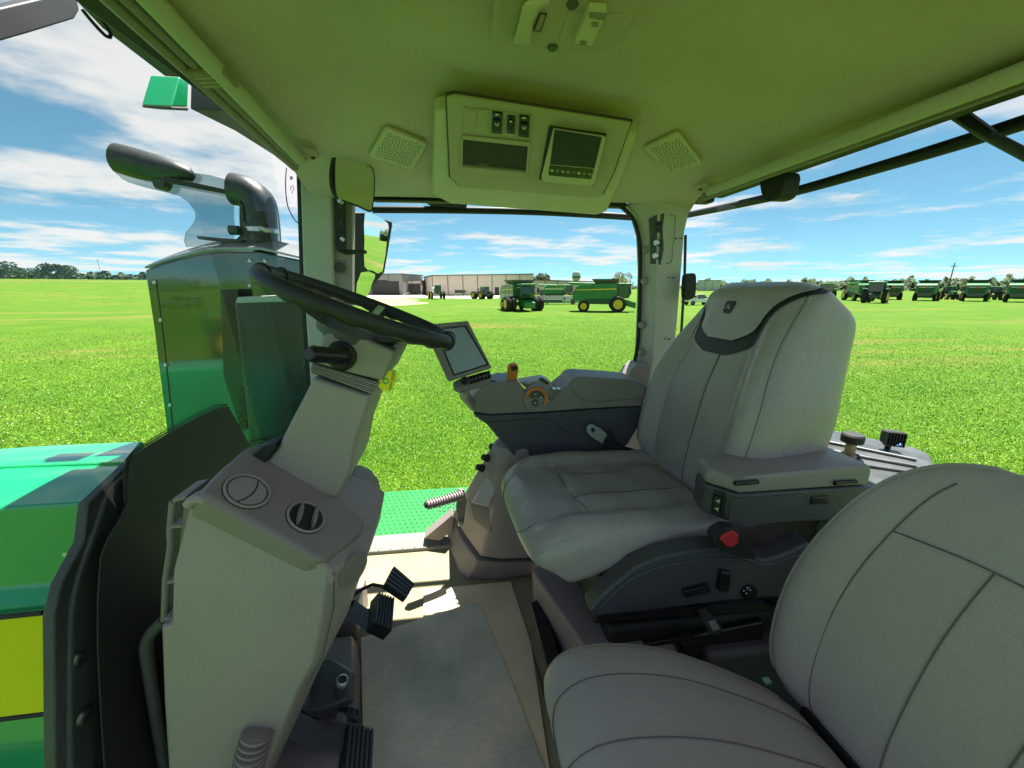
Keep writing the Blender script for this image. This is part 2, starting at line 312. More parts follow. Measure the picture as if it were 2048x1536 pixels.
# side window: pane, black seal round it, header strips
box('side_window_pane', (-.56, 1.700, -.02), (.86, 1.706, 1.60), GLS, CAB, bevel=0)
seal = smoothpx([(742, 399), (900, 402), (1100, 407), (1225, 411), (1252, 422), (1270, 446), (1279, 490), (1280, 560), (1278, 640), (1274, 700), (1262, 740), (1238, 766)], 5, False)
MB().tube([P(x, y, 'Y', 1.69) for x, y in seal], .009, 8).out('window_seal', BLK, CAB, smooth=50)
prism('header_trim', PS([(700, 372), (880, 378), (1100, 388), (1250, 400), (1256, 412), (1100, 404), (880, 396), (700, 392)], 'Y', 1.672), (0, .03, 0), BLK, CAB, bevel=.003)
prism('header_strip', PS([(750, 401), (1000, 404), (1240, 414), (1240, 417), (1000, 408), (750, 404)], 'Y', 1.68), (0, .01, 0), T_PL, CAB, bevel=0)
# front windscreen and rear window
wsd = box('windscreen', (-.700, -.25, -.02), (-.694, 1.70, 1.72), GLS, CAB, bevel=0)
box('rear_window_pane', (1.105, -.05, .56), (1.111, 1.70, 1.66), GLS, CAB, bevel=0)
WX = -.690
fritpx = [(500, 890), (478, 850), (457, 813), (440, 815), (400, 832), (342, 864), (300, 890), (268, 912), (258, 935), (254, 965), (255, 1010), (240, 1040), (216, 1080), (203, 1115), (197, 1200), (197, 1300), (205, 1450), (215, 1600), (420, 1600), (420, 1200), (460, 950)]
fb = prism('frit_band', PS(fritpx, 'X', WX), (-.003, 0, 0), BLK, wsd, bevel=0)
dots = MB(); edge = smoothpx(fritpx[2:11], 8, False)
for i in range(len(edge)-1):
    for k in (0, .5):
        x = edge[i][0]*(1-k)+edge[i+1][0]*k; y = edge[i][1]*(1-k)+edge[i+1][1]*k
        for q in (0, 1): dots.box(P(x-3.2-3*q, y-2.2-3*q, 'X', WX-.0015), (.002, .0030-.0010*q, .0030-.0010*q))
do = dots.out('frit_dots', BLK, wsd); do['kind'] = 'stuff'
# glass marking by the front pillar
for i, (x, y, w, h) in enumerate(((583, 356, 5, 7), (586, 372, 1.2, 5), (582, 376, 1.2, 9), (585, 384, 1.2, 5), (588, 378, 1, 7))):
    prism('glass_mark', PS([(x-w/2, y-h/2), (x+w/2, y-h/2), (x+w/2, y+h/2), (x-w/2, y+h/2)], 'X', -.689), (-.001, 0, 0), D_PL, wsd, bevel=0)
tube('antenna_wire', [P(x, y, 'X', -.685) for x, y in smoothpx([(573, 336), (571, 370), (575, 410), (587, 436), (596, 446)], 5, False)], .0022, BLK, wsd, n=6)
# ---------------- roller blinds along front and rear header
def blind(name, label, a0, a1, b0, b1, zz_, tabpx, endpx, scr):
    t = thing(name, label, 'sunblind', P(*a1, 'Z', zz_))
    A0, A1, B0, B1 = [PH(*q, .022) for q in (a0, a1, b0, b1)]
    e0, e1 = A0+(A0-A1)*.9, B0+(B0-B1)*.9
    MB().tube([e0.lerp(e1, .22)-Vector((0, 0, .012)), A1.lerp(B1, .22)-Vector((0, 0, .012))], .017, 12).out('roller_tube', BEIGE, t, smooth=60)
    for f, r, m_ in ((.50, .007, D_PL), (.64, .011, T_PL), (.80, .006, D_PL), (.95, .011, T_PL)):
        MB().tube([e0.lerp(e1, f)-Vector((0, 0, .006)), A1.lerp(B1, f)-Vector((0, 0, .006))], r, 8).out('rail', m_, t, smooth=60)
    w = (A1-A0).normalized(); s = (B0-A0).normalized()
    c = PH(*tabpx, .045); rot = Matrix((s, w, Vector((0, 0, 1)))).transposed()
    tb = MB().box(c, (.075, .055, .012), rot).out('pull_tab', T_PL, t, bevel=.004)
    for k in (-1, 0, 1): MB().box(c+w*.014*k-Vector((0, 0, .0065)), (.05, .003, .002), rot).out('tab_rib', OHC, tb)
    eb = prism('end_bracket', [PH(x, y, .03) for x, y in endpx], (0, 0, .012), OHC, t)
    MB().lathe([(.006, 0), (.006, .004)], PH(*scr, .031), (0, 0, -1), 12).out('screw', BLK, eb)
blind('front_sunblind', 'beige roller sunblind rail above the front windscreen with ribbed pull tab', (342, 0), (603, 304), (222, 0), (588, 333), 1.645, (424, 157), [(588, 320), (606, 300), (634, 308), (638, 316), (600, 330)], (626, 315))
blind('rear_sunblind', 'olive roller sunblind rail above the rear window at upper right', (2048, 118), (1425, 368), (2048, 160), (1398, 398), 1.6, (1700, 283), [(1390, 378), (1412, 371), (1432, 372), (1400, 384)], (1401, 378))
# ---------------- things fixed outside the glass but part of the same cab
tube('rain_rail', [P(x, y, 'Y', 1.92) for x, y in smoothpx([(745, 419), (900, 420), (1050, 423), (1160, 428), (1290, 436)], 4, False)], .016, BLK, CAB)
prism('roof_lamp_bracket', PS([(848, 402), (862, 411), (930, 416), (935, 408), (925, 402)], 'Y', 1.9), (0, .03, 0), D_PL, CAB)
tube('rail_stay', PS([(1176, 418), (1168, 432)], 'Y', 1.91), .012, BLK, CAB)
tube('rear_guard_rail', [P(x, y, 'X', 1.24) for x, y in smoothpx([(1374, 430), (1480, 408), (1600, 380), (1750, 337), (1900, 292), (2048, 245), (2200, 195)], 4, False)], .017, BLK, CAB)
rw = tube('rear_wiper_arm', [P(x, y, 'X', 1.2) for x, y in [(1905, 226), (1960, 262), (2048, 308), (2150, 360)]], .011, D_PL, CAB)
prism('wiper_bracket', PS([(1893, 226), (1925, 218), (1985, 262), (1975, 280), (1920, 248)], 'X', 1.18), (.02, 0, 0), BLK, CAB)
prism('wiper_motor', PS(smoothpx([(1519, 364), (1530, 349), (1566, 346), (1564, 378), (1556, 396), (1535, 403), (1524, 394)], 3), 'X', 1.02), (.06, 0, 0), BLK, CAB, bevel=.006)
prism('rear_window_latch', PS(smoothpx([(1371, 556), (1376, 548), (1390, 547), (1393, 560), (1391, 590), (1381, 599), (1370, 596)], 3), 'Y', 1.6), (0, .03, 0), BLK, CAB, bevel=.004)
tube('rear_window_edge', [P(x, y, 'Y', 1.70) for x, y in ((1371, 470), (1369, 560), (1359, 720), (1345, 900))], .006, BLK, CAB)
# front lamp visor and wiper at the upper left
prism('roof_visor', PS([(120, -30), (215, -30), (356, 154), (328, 152), (205, 58)], 'X', -.78), (.075, 0, 0), D_PL, CAB)
prism('roof_lamp_housing', PS([(381, 168), (380, 218), (400, 228), (470, 262), (545, 309), (592, 346), (500, 255), (430, 200)], 'X', -.80), (.095, 0, 0), D_PL, CAB)
prism('roof_corner', PS([(359, 154), (378, 166), (376, 214), (343, 213)], 'X', -.83), (-.08, 0, .0), GRN, CAB)
prism('roof_corner_trim', PS([(343, 213), (376, 214), (378, 222), (345, 218)], 'X', -.829), (-.08, 0, .0), D_PL, CAB)
tube('wiper_loop', [P(x, y, 'X', -.74) for x, y in smoothpx([(165, 20), (190, 50), (212, 72), (221, 72), (216, 58), (195, 30), (178, 5)], 5, False)], .0035, BLK, CAB, n=6)
MB().prism([P(x, y, 'X', -.9) for x, y in [(-30, 22), (150, -20), (160, 20), (150, 38), (60, 66), (-30, 92)]], (-.03, 0, 0)).out('front_wiper_arm', D_PL, CAB, bevel=.004)
# ================================================================ ceiling fittings
A_, B_, C_ = P(890, 186, 'Z', 1.678), P(1265, 240, 'Z', 1.672), P(880, 370, 'Y', 1.455)
cn = (B_-A_).cross(C_-A_).normalized()
if cn.dot(CAM-A_) < 0: cn = -cn
def CP(px, py, h=0): return PP(px, py, A_+cn*h, cn)
OC = thing('overhead_console', 'olive overhead console with rocker switches, open tray and small video display', 'console', (A_+B_)/2)
def cpr(name, px, h0, h1, m, parent, **k): return prism(name, [CP(x, y, h0) for x, y in px], cn*(h1-h0), m, parent, **k)
hs = cpr('housing', [(868, 190), (905, 180), (1272, 238), (1240, 335), (1212, 400), (1190, 408), (900, 383), (862, 364)], -.06, -.008, OHC2, OC, bevel=.012, seg=3)
fpx = [(893, 188), (910, 184), (1262, 240), (1225, 345), (1205, 384), (1190, 391), (920, 369), (900, 350)]
gx, gy = sum(p[0] for p in fpx)/8, sum(p[1] for p in fpx)/8
cpr('face_groove', [(gx+(x-gx)*1.018, gy+(y-gy)*1.03) for x, y in fpx], -.0079, -.0045, D_PL, OC, bevel=0)
cpr('face_plate', fpx, -.008, .004, OHC, OC, bevel=.006, seg=3)
sp_ = cpr('switch_panel', [(928, 213), (1066, 230), (1061, 277), (926, 262)], .004, .006, OHC, OC, bevel=.002)
def quad(cx, cy, w, h, sk=.12, rot=.13):
    return [(cx-w/2+sk*h*.2, cy-h/2-w*rot/2), (cx+w/2+sk*h*.2, cy-h/2+w*rot/2), (cx+w/2-sk*h*.2, cy+h/2+w*rot/2), (cx-w/2-sk*h*.2, cy+h/2-w*rot/2)]
for cx in (943, 966): cpr('blank_switch', quad(cx, 236, 19, 34), .006, .008, OHC, sp_, bevel=.001)
for cx, cy, w, h in ((994, 243, 21, 42), (1022, 247, 16, 34), (1048, 250, 21, 42)):
    b = cpr('rocker_switch', quad(cx, cy, w, h), .006, .012, BLKG, sp_, bevel=.0015)
    cpr('rocker_key', quad(cx, cy+6 if w > 18 else cy+2, w*.72, h*.5), .012, .016, BLK, b, bevel=.001)
    cpr('white_symbol', quad(cx, cy-14 if w > 18 else cy-4, w*.3, 3), .0165, .0168, WHT, b, bevel=0)
    if w > 18:
        for s in (-1, 1): cpr('white_symbol', quad(cx+s*2.2, cy+6, 2, 6, .9*s), .0165, .0168, WHT, b, bevel=0)
tr = cpr('tray_recess', [(925, 277), (1056, 292), (1052, 340), (924, 328)], .0045, .0055, BLK, OC, bevel=0)
cpr('tray_lip', [(923, 330), (1052, 342), (1049, 357), (926, 345)], .0045, .012, OHC, OC, bevel=.003)
cpr('tray_bar', [(924, 268), (1060, 282), (1059, 291), (924, 276)], .0045, .010, OHC, OC, bevel=.003)
for q in ([(921, 272), (926, 275), (925, 345), (921, 342)], [(1056, 284), (1062, 285), (1055, 358), (1050, 356)]): cpr('tray_side', q, .0045, .010, OHC, OC, bevel=.002)
cpr('sticker', [(955, 325), (975, 327), (975, 333), (955, 331)], .0056, .006, D_PL, tr, bevel=0)
DS = thing('ceiling_display', 'small dark video display in beige frame on the overhead console', 'display', CP(1150, 310))
cpr('backing', [(1098, 250), (1213, 266), (1187, 370), (1078, 357)], .0045, .010, BLK, DS, bevel=.003)
dfp = cpr('frame', [(1106, 254), (1211, 270), (1189, 362), (1180, 367), (1090, 358), (1082, 352)], .010, .022, OHC2, DS, bevel=.004)
cpr('screen', [(1109, 259), (1204, 274), (1189, 336), (1100, 328)], .022, .0235, SCR, DS, bevel=.001)
kb = cpr('key_strip', [(1099, 330), (1188, 338), (1182, 358), (1097, 350)], .022, .024, BLKG, DS, bevel=.001)
for i in range(8):
    x = 1104+i*10.8; y = 341+i*1.05
    cpr('key_symbol', quad(x, y, 4.2 if i % 3 else 5.5, 4.5 if i % 2 else 3), .0242, .0246, WHT if i in (0, 2, 5) else G_PL, kb, bevel=0)
# speakers on the sloping headliner
def speaker(label, c4, cc):
    t = thing('ceiling_speaker', label, 'speaker', PH(*cc), 'ceiling speakers')
    q = [PH(x, y, .004) for x, y in c4]; n = (q[1]-q[0]).cross(q[2]-q[0]).normalized()
    if n.dot(CAM-q[0]) < 0: n = -n
    o = sum(q, Vector())/4; q = [p-n*(p-o).dot(n) for p in q]
    qs = []
    for i in range(4):
        for f in (-.12, -.04, .04, .12):
            a = q[i].lerp(q[i-1], -f if f < 0 else 0).lerp(q[(i+1) % 4], f if f > 0 else 0); qs.append(a.lerp(o, .03))
    fr = prism('speaker_frame', qs, n*.012, OHC2, t, bevel=.003)
    g = MB(); ex = (q[1]-q[0]+q[2]-q[3])/4; ey = (q[3]-q[0]+q[2]-q[1])/4
    ux = ex.normalized(); uy = n.cross(ux).normalized(); L0 = min(ex.length, ey.length)
    cnt = 0
    for rr in range(1, 18):
        m_ = max(6, int(rr*5.2))
        for k in range(m_):
            a = 2*math.pi*k/m_+rr*.37; v = (ux*math.cos(a)+uy*math.sin(a))*rr*.0085
            # inside the frame quad
            d = Matrix((ex, ey, n)).transposed().inverted() @ v
            if abs(d.x) > .80 or abs(d.y) > .80: continue
            p = o+v+n*.0124; g.poly([p+(ux*math.cos(b)+uy*math.sin(b))*.0027 for b in [math.pi*i/3 for i in range(6)]], [tuple(range(6))])
    h = g.out('grille_holes', BLK, fr, smooth=0, recalc=False); h['kind'] = 'stuff'
speaker('square perforated ceiling speaker left of the overhead console, above the round interior mirror', [(771, 247), (856, 281), (826, 336), (735, 307)], (795, 292))
speaker('square perforated ceiling speaker right of the overhead console', [(1357, 257), (1407, 322), (1337, 341), (1285, 290)], (1345, 300))
# dome console at the top of the picture
DZ = 1.700
DC = thing('ceiling_lamp_panel', 'moulded ceiling panel with pale grab handle and covered cabin lamp', 'ceiling panel', P(1120, 50, 'Z', DZ))
def dp(name, px, z0, z1, m, parent, **k): return prism(name, PS(px, 'Z', z0), (0, 0, z1-z0), m, parent, **k)
pn = dp('panel', [(979, 80), (984, 95), (1070, 102), (1205, 110), (1225, 98), (1300, -5), (1350, -90), (1000, -90)], DZ-.012, DZ+.03, OHC, DC, bevel=.01, seg=3)
gh = MB().loft([[P(x, y, 'Z', DZ-h) for x, y, h in q] for q in (
    [(1022, 86, .012), (1062, 92, .012), (1058, 84, .040), (1030, 80, .040)], [(1040, 45, .014), (1066, 50, .014), (1062, 46, .056), (1038, 42, .056)],
    [(1048, 10, .014), (1078, 20, .014), (1076, 14, .056), (1046, 6, .056)], [(1085, -15, .012), (1105, 5, .012), (1102, 0, .042), (1084, -16, .042)])]).out('grab_handle', OHC2, DC, bevel=.005, seg=3)
lamp = dp('lamp_switch', [(1079, 29), (1094, 31), (1082, 66), (1066, 63)], DZ-.015, DZ-.005, BLKG, DC, bevel=.001)
dp('switch_key', [(1081, 32), (1090, 34), (1079, 62), (1070, 60)], DZ-.018, DZ-.014, G_PL, lamp, bevel=.001)
for x, y in ((1145, 8), (1105, 94)): MB().lathe([(.011, 0), (.009, .004), (.001, .004)], P(x, y, 'Z', DZ-.0125), (0, 0, -1), 16).out('screw_cap', D_PL, DC)
rc = dp('lamp_cover', [(1117, 80), (1135, 27), (1265, 32), (1222, 100), (1160, 92)], DZ-.0145, DZ-.010, OHC, DC, bevel=.002)
dp('cover_rib', [(1148, 88), (1176, 26), (1214, 28), (1184, 94)], DZ-.030, DZ-.012, OHC2, DC, bevel=.004)
dp('rib_slot', [(1178, 26), (1214, 29), (1211, 42), (1178, 36)], DZ-.0315, DZ-.0295, T_PL, rc, bevel=0)
for x, y in ((1190, 50), (1167, 87)): dp('rib_screw', [(x-7, y-4), (x+7, y-3), (x+6, y+5), (x-7, y+4)], DZ-.0315, DZ-.0295, T_PL, rc, bevel=0)
# ---------------- interior mirror
IM = thing('interior_mirror', 'rounded interior mirror with black rim hanging below the ceiling at the front pillar', 'mirror', P(700, 300, 'Y', 1.45))
nm = Vector((.32, -1, .02)).normalized(); mc = P(708, 360, 'Y', 1.46)
imp = smoothpx([(671, 302), (685, 297), (715, 313), (740, 330), (749, 345), (750, 380), (746, 415), (740, 423), (715, 412), (682, 400), (671, 390), (668, 350)], 3)
def MPl(x, y, h=0): return PP(x, y, mc+nm*h, nm)
prism('mirror_shell', [MPl(x, y) for x, y in imp], -nm*.018, BLK, IM, bevel=.004)
cxm, cym = 710, 360
prism('mirror_glass', [MPl(cxm+(x-cxm)*.94, cym+(y-cym)*.955, .0012) for x, y in imp], -nm*.001, MIRR, IM, bevel=0, smooth=0)
tube('mirror_stay', [P(x, y, 'Y', 1.45) for x, y in smoothpx([(684, 290), (668, 320), (663, 355), (668, 385), (684, 403)], 4, False)], .008, BLK, IM)
prism('mount', PS([(668, 290), (686, 288), (700, 299), (672, 300)], 'Y', 1.46), (0, .05, 0.02), BLK, IM)
MB().lathe([(.009, 0), (.009, .012), (.006, .015), (.001, .015)], P(682, 403, 'Y', 1.45), (0, -1, 0), 6).out('bolt', STEEL, IM)
# ---------------- mirror bracket and outside mirror
OM = thing('outside_mirror', 'tall black door mirror outside the side glass, showing sky and grass', 'mirror', P(700, 500, 'Y', 1.66))
br = prism('bracket', PS([(667, 386), (691, 390), (692, 497), (684, 500), (675, 499), (669, 488)], 'Y', 1.65), (0, .006, 0), BLK, OM, bevel=.002)
for x, y in ((685, 478),): MB().lathe([(.011, 0), (.011, .006), (.006, .012), (.001, .012)], P(x, y, 'Y', 1.65), (0, -1, 0), 6).out('bolt', STEEL, br)
for x, y in ((680, 412), (682, 446)): prism('slot', PS([(x-2, y-5), (x+2, y-5), (x+2, y+5), (x-2, y+5)], 'Y', 1.6495), (0, .0004, 0), D_PL, br, bevel=0)
prism('arm', PS([(672, 494), (690, 499), (732, 500), (732, 507), (690, 509), (674, 502)], 'Y', 1.67), (0, .02, 0), BLK, OM)
mcp = P(748, 490, 'Y', 2.05); din = (mcp-CAM).normalized(); dout = Vector((1, .16, -.02)).normalized(); om = (dout-din).normalized()
def OMP(x, y, h=0): return PP(x, y, mcp+om*h, om)
shell = [(700, 424), (728, 424), (785, 443), (786, 450), (770, 545), (748, 570), (733, 597), (705, 598), (695, 560)]
prism('mirror_head', [OMP(x, y) for x, y in shell], -om*.05, BLK, OM, bevel=.008, seg=3)
prism('main_glass', [OMP(x, y, .002) for x, y in smoothpx([(730, 426), (755, 433), (776, 447), (775, 470), (765, 543), (745, 541), (729, 533), (729, 480)], 2)], -om*.001, MIRR, OM, bevel=0, smooth=0)
cm = (om+Vector((0, 0, -.25))).normalized()
prism('wide_glass', [OMP(x, y, .002) for x, y in smoothpx([(722, 545), (750, 548), (745, 565), (733, 594), (712, 588)], 2)], -om*.001, MIRR, OM, bevel=0, smooth=0)
# ================================================================ steering wheel
WC = P(727, 618, 'Y', .86); TL = R(22); wn = Vector((math.sin(TL), .05, math.cos(TL))).normalized(); wu = Vector((math.cos(TL), 0, -math.sin(TL))); wv = Vector((0, math.cos(R(-3)), math.sin(R(-3)))); RW = .19
SW = thing('steering_wheel', 'black leather steering wheel with grey trimmed spokes', 'steering wheel', WC-wn*.09)
secs = []; nR = 72
for i in range(nR):
    a = 2*math.pi*i/nR; rd = wu*math.cos(a)+wv*math.sin(a); sc = []
    for k in range(14):
        b = 2*math.pi*k/14; rr = .0146; lump = .0022*math.cos(a*22) if math.sin(b) < -.3 else 0
        sc.append(WC+rd*(RW+rr*math.cos(b))+wn*(rr*1.08*math.sin(b)-lump))
    secs.append(sc)
secs.append(secs[0]); rim = MB().loft(secs, cap=False).out('rim', DLEA, SW, smooth=80)
for a in (R(12), R(-12), R(168), R(192)):
    rd = wu*math.cos(a)+wv*math.sin(a); tg = -wu*math.sin(a)+wv*math.cos(a)
    MB().loft([[WC+rd*(RW+.0179*math.cos(b))+wn*.0193*math.sin(b)+tg*s for b in [2*math.pi*k/14 for k in range(14)]] for s in (-.001, .001)]).out('rim_joint', BLK, rim, smooth=60)
for a in (R(90), R(210), R(330)):
    rd = wu*math.cos(a)+wv*math.sin(a); tg = -wu*math.sin(a)+wv*math.cos(a); mb = MB()
    mb.loft([[WC+rd*r-wn*d+tg*w*s+wn*t for s, t in ((-1, -.006), (1, -.006), (1, .006), (-1, .006))] for r, d, w in ((.045, .055, .032), (.10, .035, .022), (.16, .008, .018), (.182, 0, .02))])
    spk_ = mb.out('spoke', DLEA, SW, bevel=.004)
    MB().loft([[WC+rd*r-wn*d+tg*w*s+wn*t for s, t in ((-1, .0062), (1, .0062), (1, .0095), (-1, .0095))] for r, d, w in ((.085, .040, .009), (.13, .021, .008), (.175, .002, .009))]).out('spoke_trim', ALU, spk_, bevel=.001)
MB().lathe([(.055, -.10), (.058, -.075), (.075, -.066), (.078, -.05), (.066, -.034), (.02, -.03), (.001, -.03)], WC, wn, 28).out('hub', D_PL, SW, smooth=40)
# ================================================================ steering column
ST = thing('steering_column', 'grey tilting steering column with ribbed bellows and black stalk', 'steering column', P(600, 960, 'Y', .86))
def yex(name, px, y0, y1, m, parent, **k): return prism(name, PS(px, 'Y', y0), (0, y1-y0, 0), m, parent, **k)
def slab(name, px, y0, y1, m, parent, inset=.0, **k):
    """outline traced on a plane of constant Y, lofted to a like outline further away"""
    a = PS(px, 'Y', y0); c = sum(a, Vector())/len(a); mid = [v+Vector((0, (y1-y0), 0)) for v in a]
    f = [c+(v-c)*(1-inset) for v in a]; e = [Vector((0, y1-y0, 0))+c+(v-c)*(1-inset) for v in a]
    s1 = [v+Vector((0, .02, 0)) for v in a]; s2 = [v+Vector((0, y1-y0-.02, 0)) for v in a]
    return MB().loft([f, s1, s2, e]).out(name, m, parent, **k)
slab('shaft_cover', [(626, 752), (742, 789), (731, 830), (713, 880), (702, 940), (690, 968), (672, 1000), (600, 985), (517, 938), (553, 896), (578, 845), (603, 798)], .80, .98, G_PL, ST, inset=.03, bevel=.008, seg=3)
for k in range(6):
    t0, t1 = k/6, (k+.72)/6
    lx = lambda t: (624-5*t, 728+14*t); rx = lambda t: (760-17*t, 766+23*t)
    slab('bellows_fold', [lx(t0), rx(t0), rx(t1), lx(t1)], .785, .99, G_PL if k % 2 else T_PL, ST, inset=.0, bevel=.0015)
slab('bellows_core', [(627, 727), (755, 764), (741, 789), (623, 745)], .792, .98, BLK, ST, bevel=0)
hd = slab('head_cover', [(646, 667), (676, 659), (735, 680), (792, 703), (786, 722), (765, 764), (700, 748), (625, 727), (632, 700)], .785, .99, G_PL, ST, inset=.04, bevel=.006, seg=3)
# stalk
b0 = P(687, 712, 'Y', .78); b1 = P(618, 708, 'Y', .70)
sk = MB().tube([b0, b0.lerp(b1, .35), b0.lerp(b1, .4), b0.lerp(b1, .9), b1], [.021, .019, .015, .0155, .010], 14).out('stalk', BLKG, ST, smooth=50)
MB().lathe([(.028, -.012), (.030, .002), (.024, .008), (.001, .008)], P(682, 712, 'Y', .783), (-.25, -1, 0), 24).out('stalk_collar', BLK, ST, smooth=40)
MB().tube([b1.lerp(b0, .12), b1.lerp(b0, .135)], .0162, 14).out('stalk_ring', BLK, sk)
# yellow key tag
KT = thing('key_tag', 'yellow plastic key tag with round green deer badge hanging from the steering column', 'key tag', P(775, 755, 'Y', .80))
kn = Vector((.42, -.9, .05)).normalized(); kc = P(776, 764, 'Y', .80)
def KPt(x, y, h=0): return PP(x, y, kc+kn*h, kn)
prism('tag_plate', [KPt(x, y) for x, y in smoothpx([(762, 748), (780, 741), (792, 744), (793, 757), (787, 775), (776, 782), (761, 778), (757, 768)], 3)], -kn*.003, YEL, KT, bevel=.001)
bd = prism('badge', [KPt(771+6.5*math.cos(a), 762+7*math.sin(a), .0006) for a in [i*math.pi/8 for i in range(16)]], -kn*.0005, GRN, KT, bevel=0)
prism('leaping_deer', [KPt(x, y, .0010) for x, y in [(767, 758), (769, 760), (773, 760), (775, 757), (775, 762), (773, 764), (772, 767), (771, 764), (768, 763)]], -kn*.0003, YEL, bd, bevel=0)
text('lettering', 'JOHN DEERE', .0085, KPt(784, 762), KPt(787, 750)-KPt(781, 775), KPt(772, 756)-KPt(784, 762), BLK, KT)
tube('key_ring', [P(x, y, 'Y', .80) for x, y in smoothpx([(770, 750), (766, 742), (772, 738), (776, 744)], 3, False)], .0012, STEEL, KT, n=6)
# ================================================================ dash pedestal
DP = thing('dashboard_pedestal', 'grey moulded dashboard pedestal with round air vents below the steering column', 'dashboard', P(500, 1500, 'Y', .8))
near = [(368, 1002), (382, 990), (400, 990), (640, 1122), (664, 1140), (662, 1215), (640, 1315), (606, 1372), (540, 1530), (500, 1640), (345, 1640), (330, 1400), (325, 1246), (346, 1240), (356, 1120)]
mid_ = [(398, 985), (420, 970), (440, 960), (690, 1050), (733, 1080), (722, 1145), (694, 1228), (640, 1335), (575, 1480), (520, 1600), (345, 1640), (345, 1400), (345, 1246), (360, 1240), (380, 1120)]
secs = []
def midsec(t, y):
    return [P(a[0]*(1-t)+b[0]*t, a[1]*(1-t)+b[1]*t, 'Y', y) for a, b in zip(near, mid_)]
s0 = PS(near, 'Y', .66); s1 = PS(mid_, 'Y', .735)
c0 = sum(s0, Vector())/len(s0)
sf = [v+Vector((0, .20, 0)) for v in s1]
ca, cb, cc_ = P(402, 984, 'Y', .665), P(648, 1116, 'Y', .665), P(492, 893, 'Y', .81)
tn = (cb-ca).cross(cc_-ca).normalized()
if tn.z < 0: tn = -tn
def under(v):
    d = (v-ca).dot(tn)+.012
    return v-Vector((0, 0, d/tn.z)) if d > 0 else v
s1 = [under(v) for v in s1]; sf = [under(v) for v in sf]
cI = sum(s0, Vector())/len(s0); yoff = [.664, .664, .664, .660, .652, .640, .648, .650, .648, .648, .648, .648, .648, .648, .640]
inn = [Vector((cI.x+(v.x-cI.x)*.94, yo, cI.z+(v.z-cI.z)*.96)) for v, yo in zip(s0, yoff)]
pb = MB().loft([inn, s0, s1, sf], cap=False); pb.f.append((14, 0, 1, 2, 3, 4, 5)); pb.f.append((5, 6, 7, 8, 9, 10, 11, 12, 13, 14)); pb.f.append(tuple(45+i for i in range(15)))
pb.out('pedestal_body', G_PL, DP, smooth=50, bevel=.010, seg=3)
tube('panel_gap', [P(x, y, 'Y', yy) for x, y, yy in ((668, 1145, .664), (668, 1215, .664), (645, 1315, .664), (612, 1372, .664))], .0011, SEAM, DP, n=5)
# sloping top cap with the vents
ca, cb, cc_ = P(402, 984, 'Y', .665), P(648, 1116, 'Y', .665), P(492, 893, 'Y', .81)
tn = (cb-ca).cross(cc_-ca).normalized()
if tn.z < 0: tn = -tn
def TP(x, y, h=0): return PP(x, y, ca+tn*h, tn)
capx = [(398, 988), (404, 976), (440, 938), (490, 895), (515, 884), (560, 882), (600, 930), (690, 1000), (735, 1040), (730, 1062), (690, 1092), (660, 1118), (640, 1122)]
top = prism('top_cap', [TP(x, y, .006) for x, y in capx], -tn*.07, T_PL, DP, bevel=.016, seg=4)
for i, (x, y, r, op) in enumerate(((495, 982, .041, 0), (612, 1034, .038, 1))):
    o = TP(x, y, .006); ua = (cb-ca).normalized(); ub = tn.cross(ua)
    v = MB().lathe([(r, -.004), (r, .003), (r*.9, .004), (r*.86, .001), (.001, .001)], o, tn, 28).out('air_vent', G_PL, DP, smooth=35)
    MB().loft([[o+tn*h+(ua*math.cos(2*math.pi*k/28)+ub*math.sin(2*math.pi*k/28))*rr for k in range(28)] for rr, h in ((r*1.03, -.001), (r*1.03, .0012), (r*.99, .0012))], cap=False).out('vent_ring', BLK, v)
    if op:
        MB().lathe([(r*.84, 0), (r*.84, .0022), (.001, .0022)], o, tn, 24).out('vent_opening', BLK, v)
        sx = (ub*.94-ua*.3).normalized(); sy = tn.cross(sx)
        for s in (-.38, .38):
            MB().loft([[o+sy*(s*r)+sx*q*r*.72+tn*h+sy*w*e for e, h in ((-1, .002), (1, .002), (1, .011), (-1, .011))] for q, w in ((-1, .001), (-.5, .0035), (0, .0045), (.5, .0035), (1, .001))]).out('vent_louvre', T_PL, v, bevel=.001)
    else:
        MB().tube([o+tn*.0016+ua*(.25*r*math.cos(t*1.5))+ub*(r*.8*t) for t in [-1, -.6, -.2, .2, .6, 1]], .0012, 5).out('vent_split', BLK, v)
        MB().loft([[o+tn*h+(ua*math.cos(2*math.pi*k/28)+ub*math.sin(2*math.pi*k/28))*rr for k in range(28)] for rr, h in ((r*.84, .001), (r*.84, .0022), (r*.81, .0022))], cap=False).out('vent_groove', BLK, v)
tube('edge_roll', [P(x, y, 'Y', .664) for x, y in smoothpx([(376, 1010), (392, 998), (420, 1005), (520, 1060), (630, 1122), (652, 1136), (662, 1160)], 4, False)], .009, G_PL, DP)
# round cover on the edge facing the seat
e0, e1, e2 = P(664, 1140, 'Y', .66), P(733, 1080, 'Y', .735), P(660, 1230, 'Y', .66)
en = (e1-e0).cross(e2-e0).normalized()
if en.dot(CAM-e0) < 0: en = -en
oc = PP(706, 1138, e0, en); MB().lathe([(.036, -.004), (.036, .002), (.032, .003), (.030, .001), (.001, .001)], oc+en*.002, en, 24).out('side_cover', T_PL, DP, smooth=35)
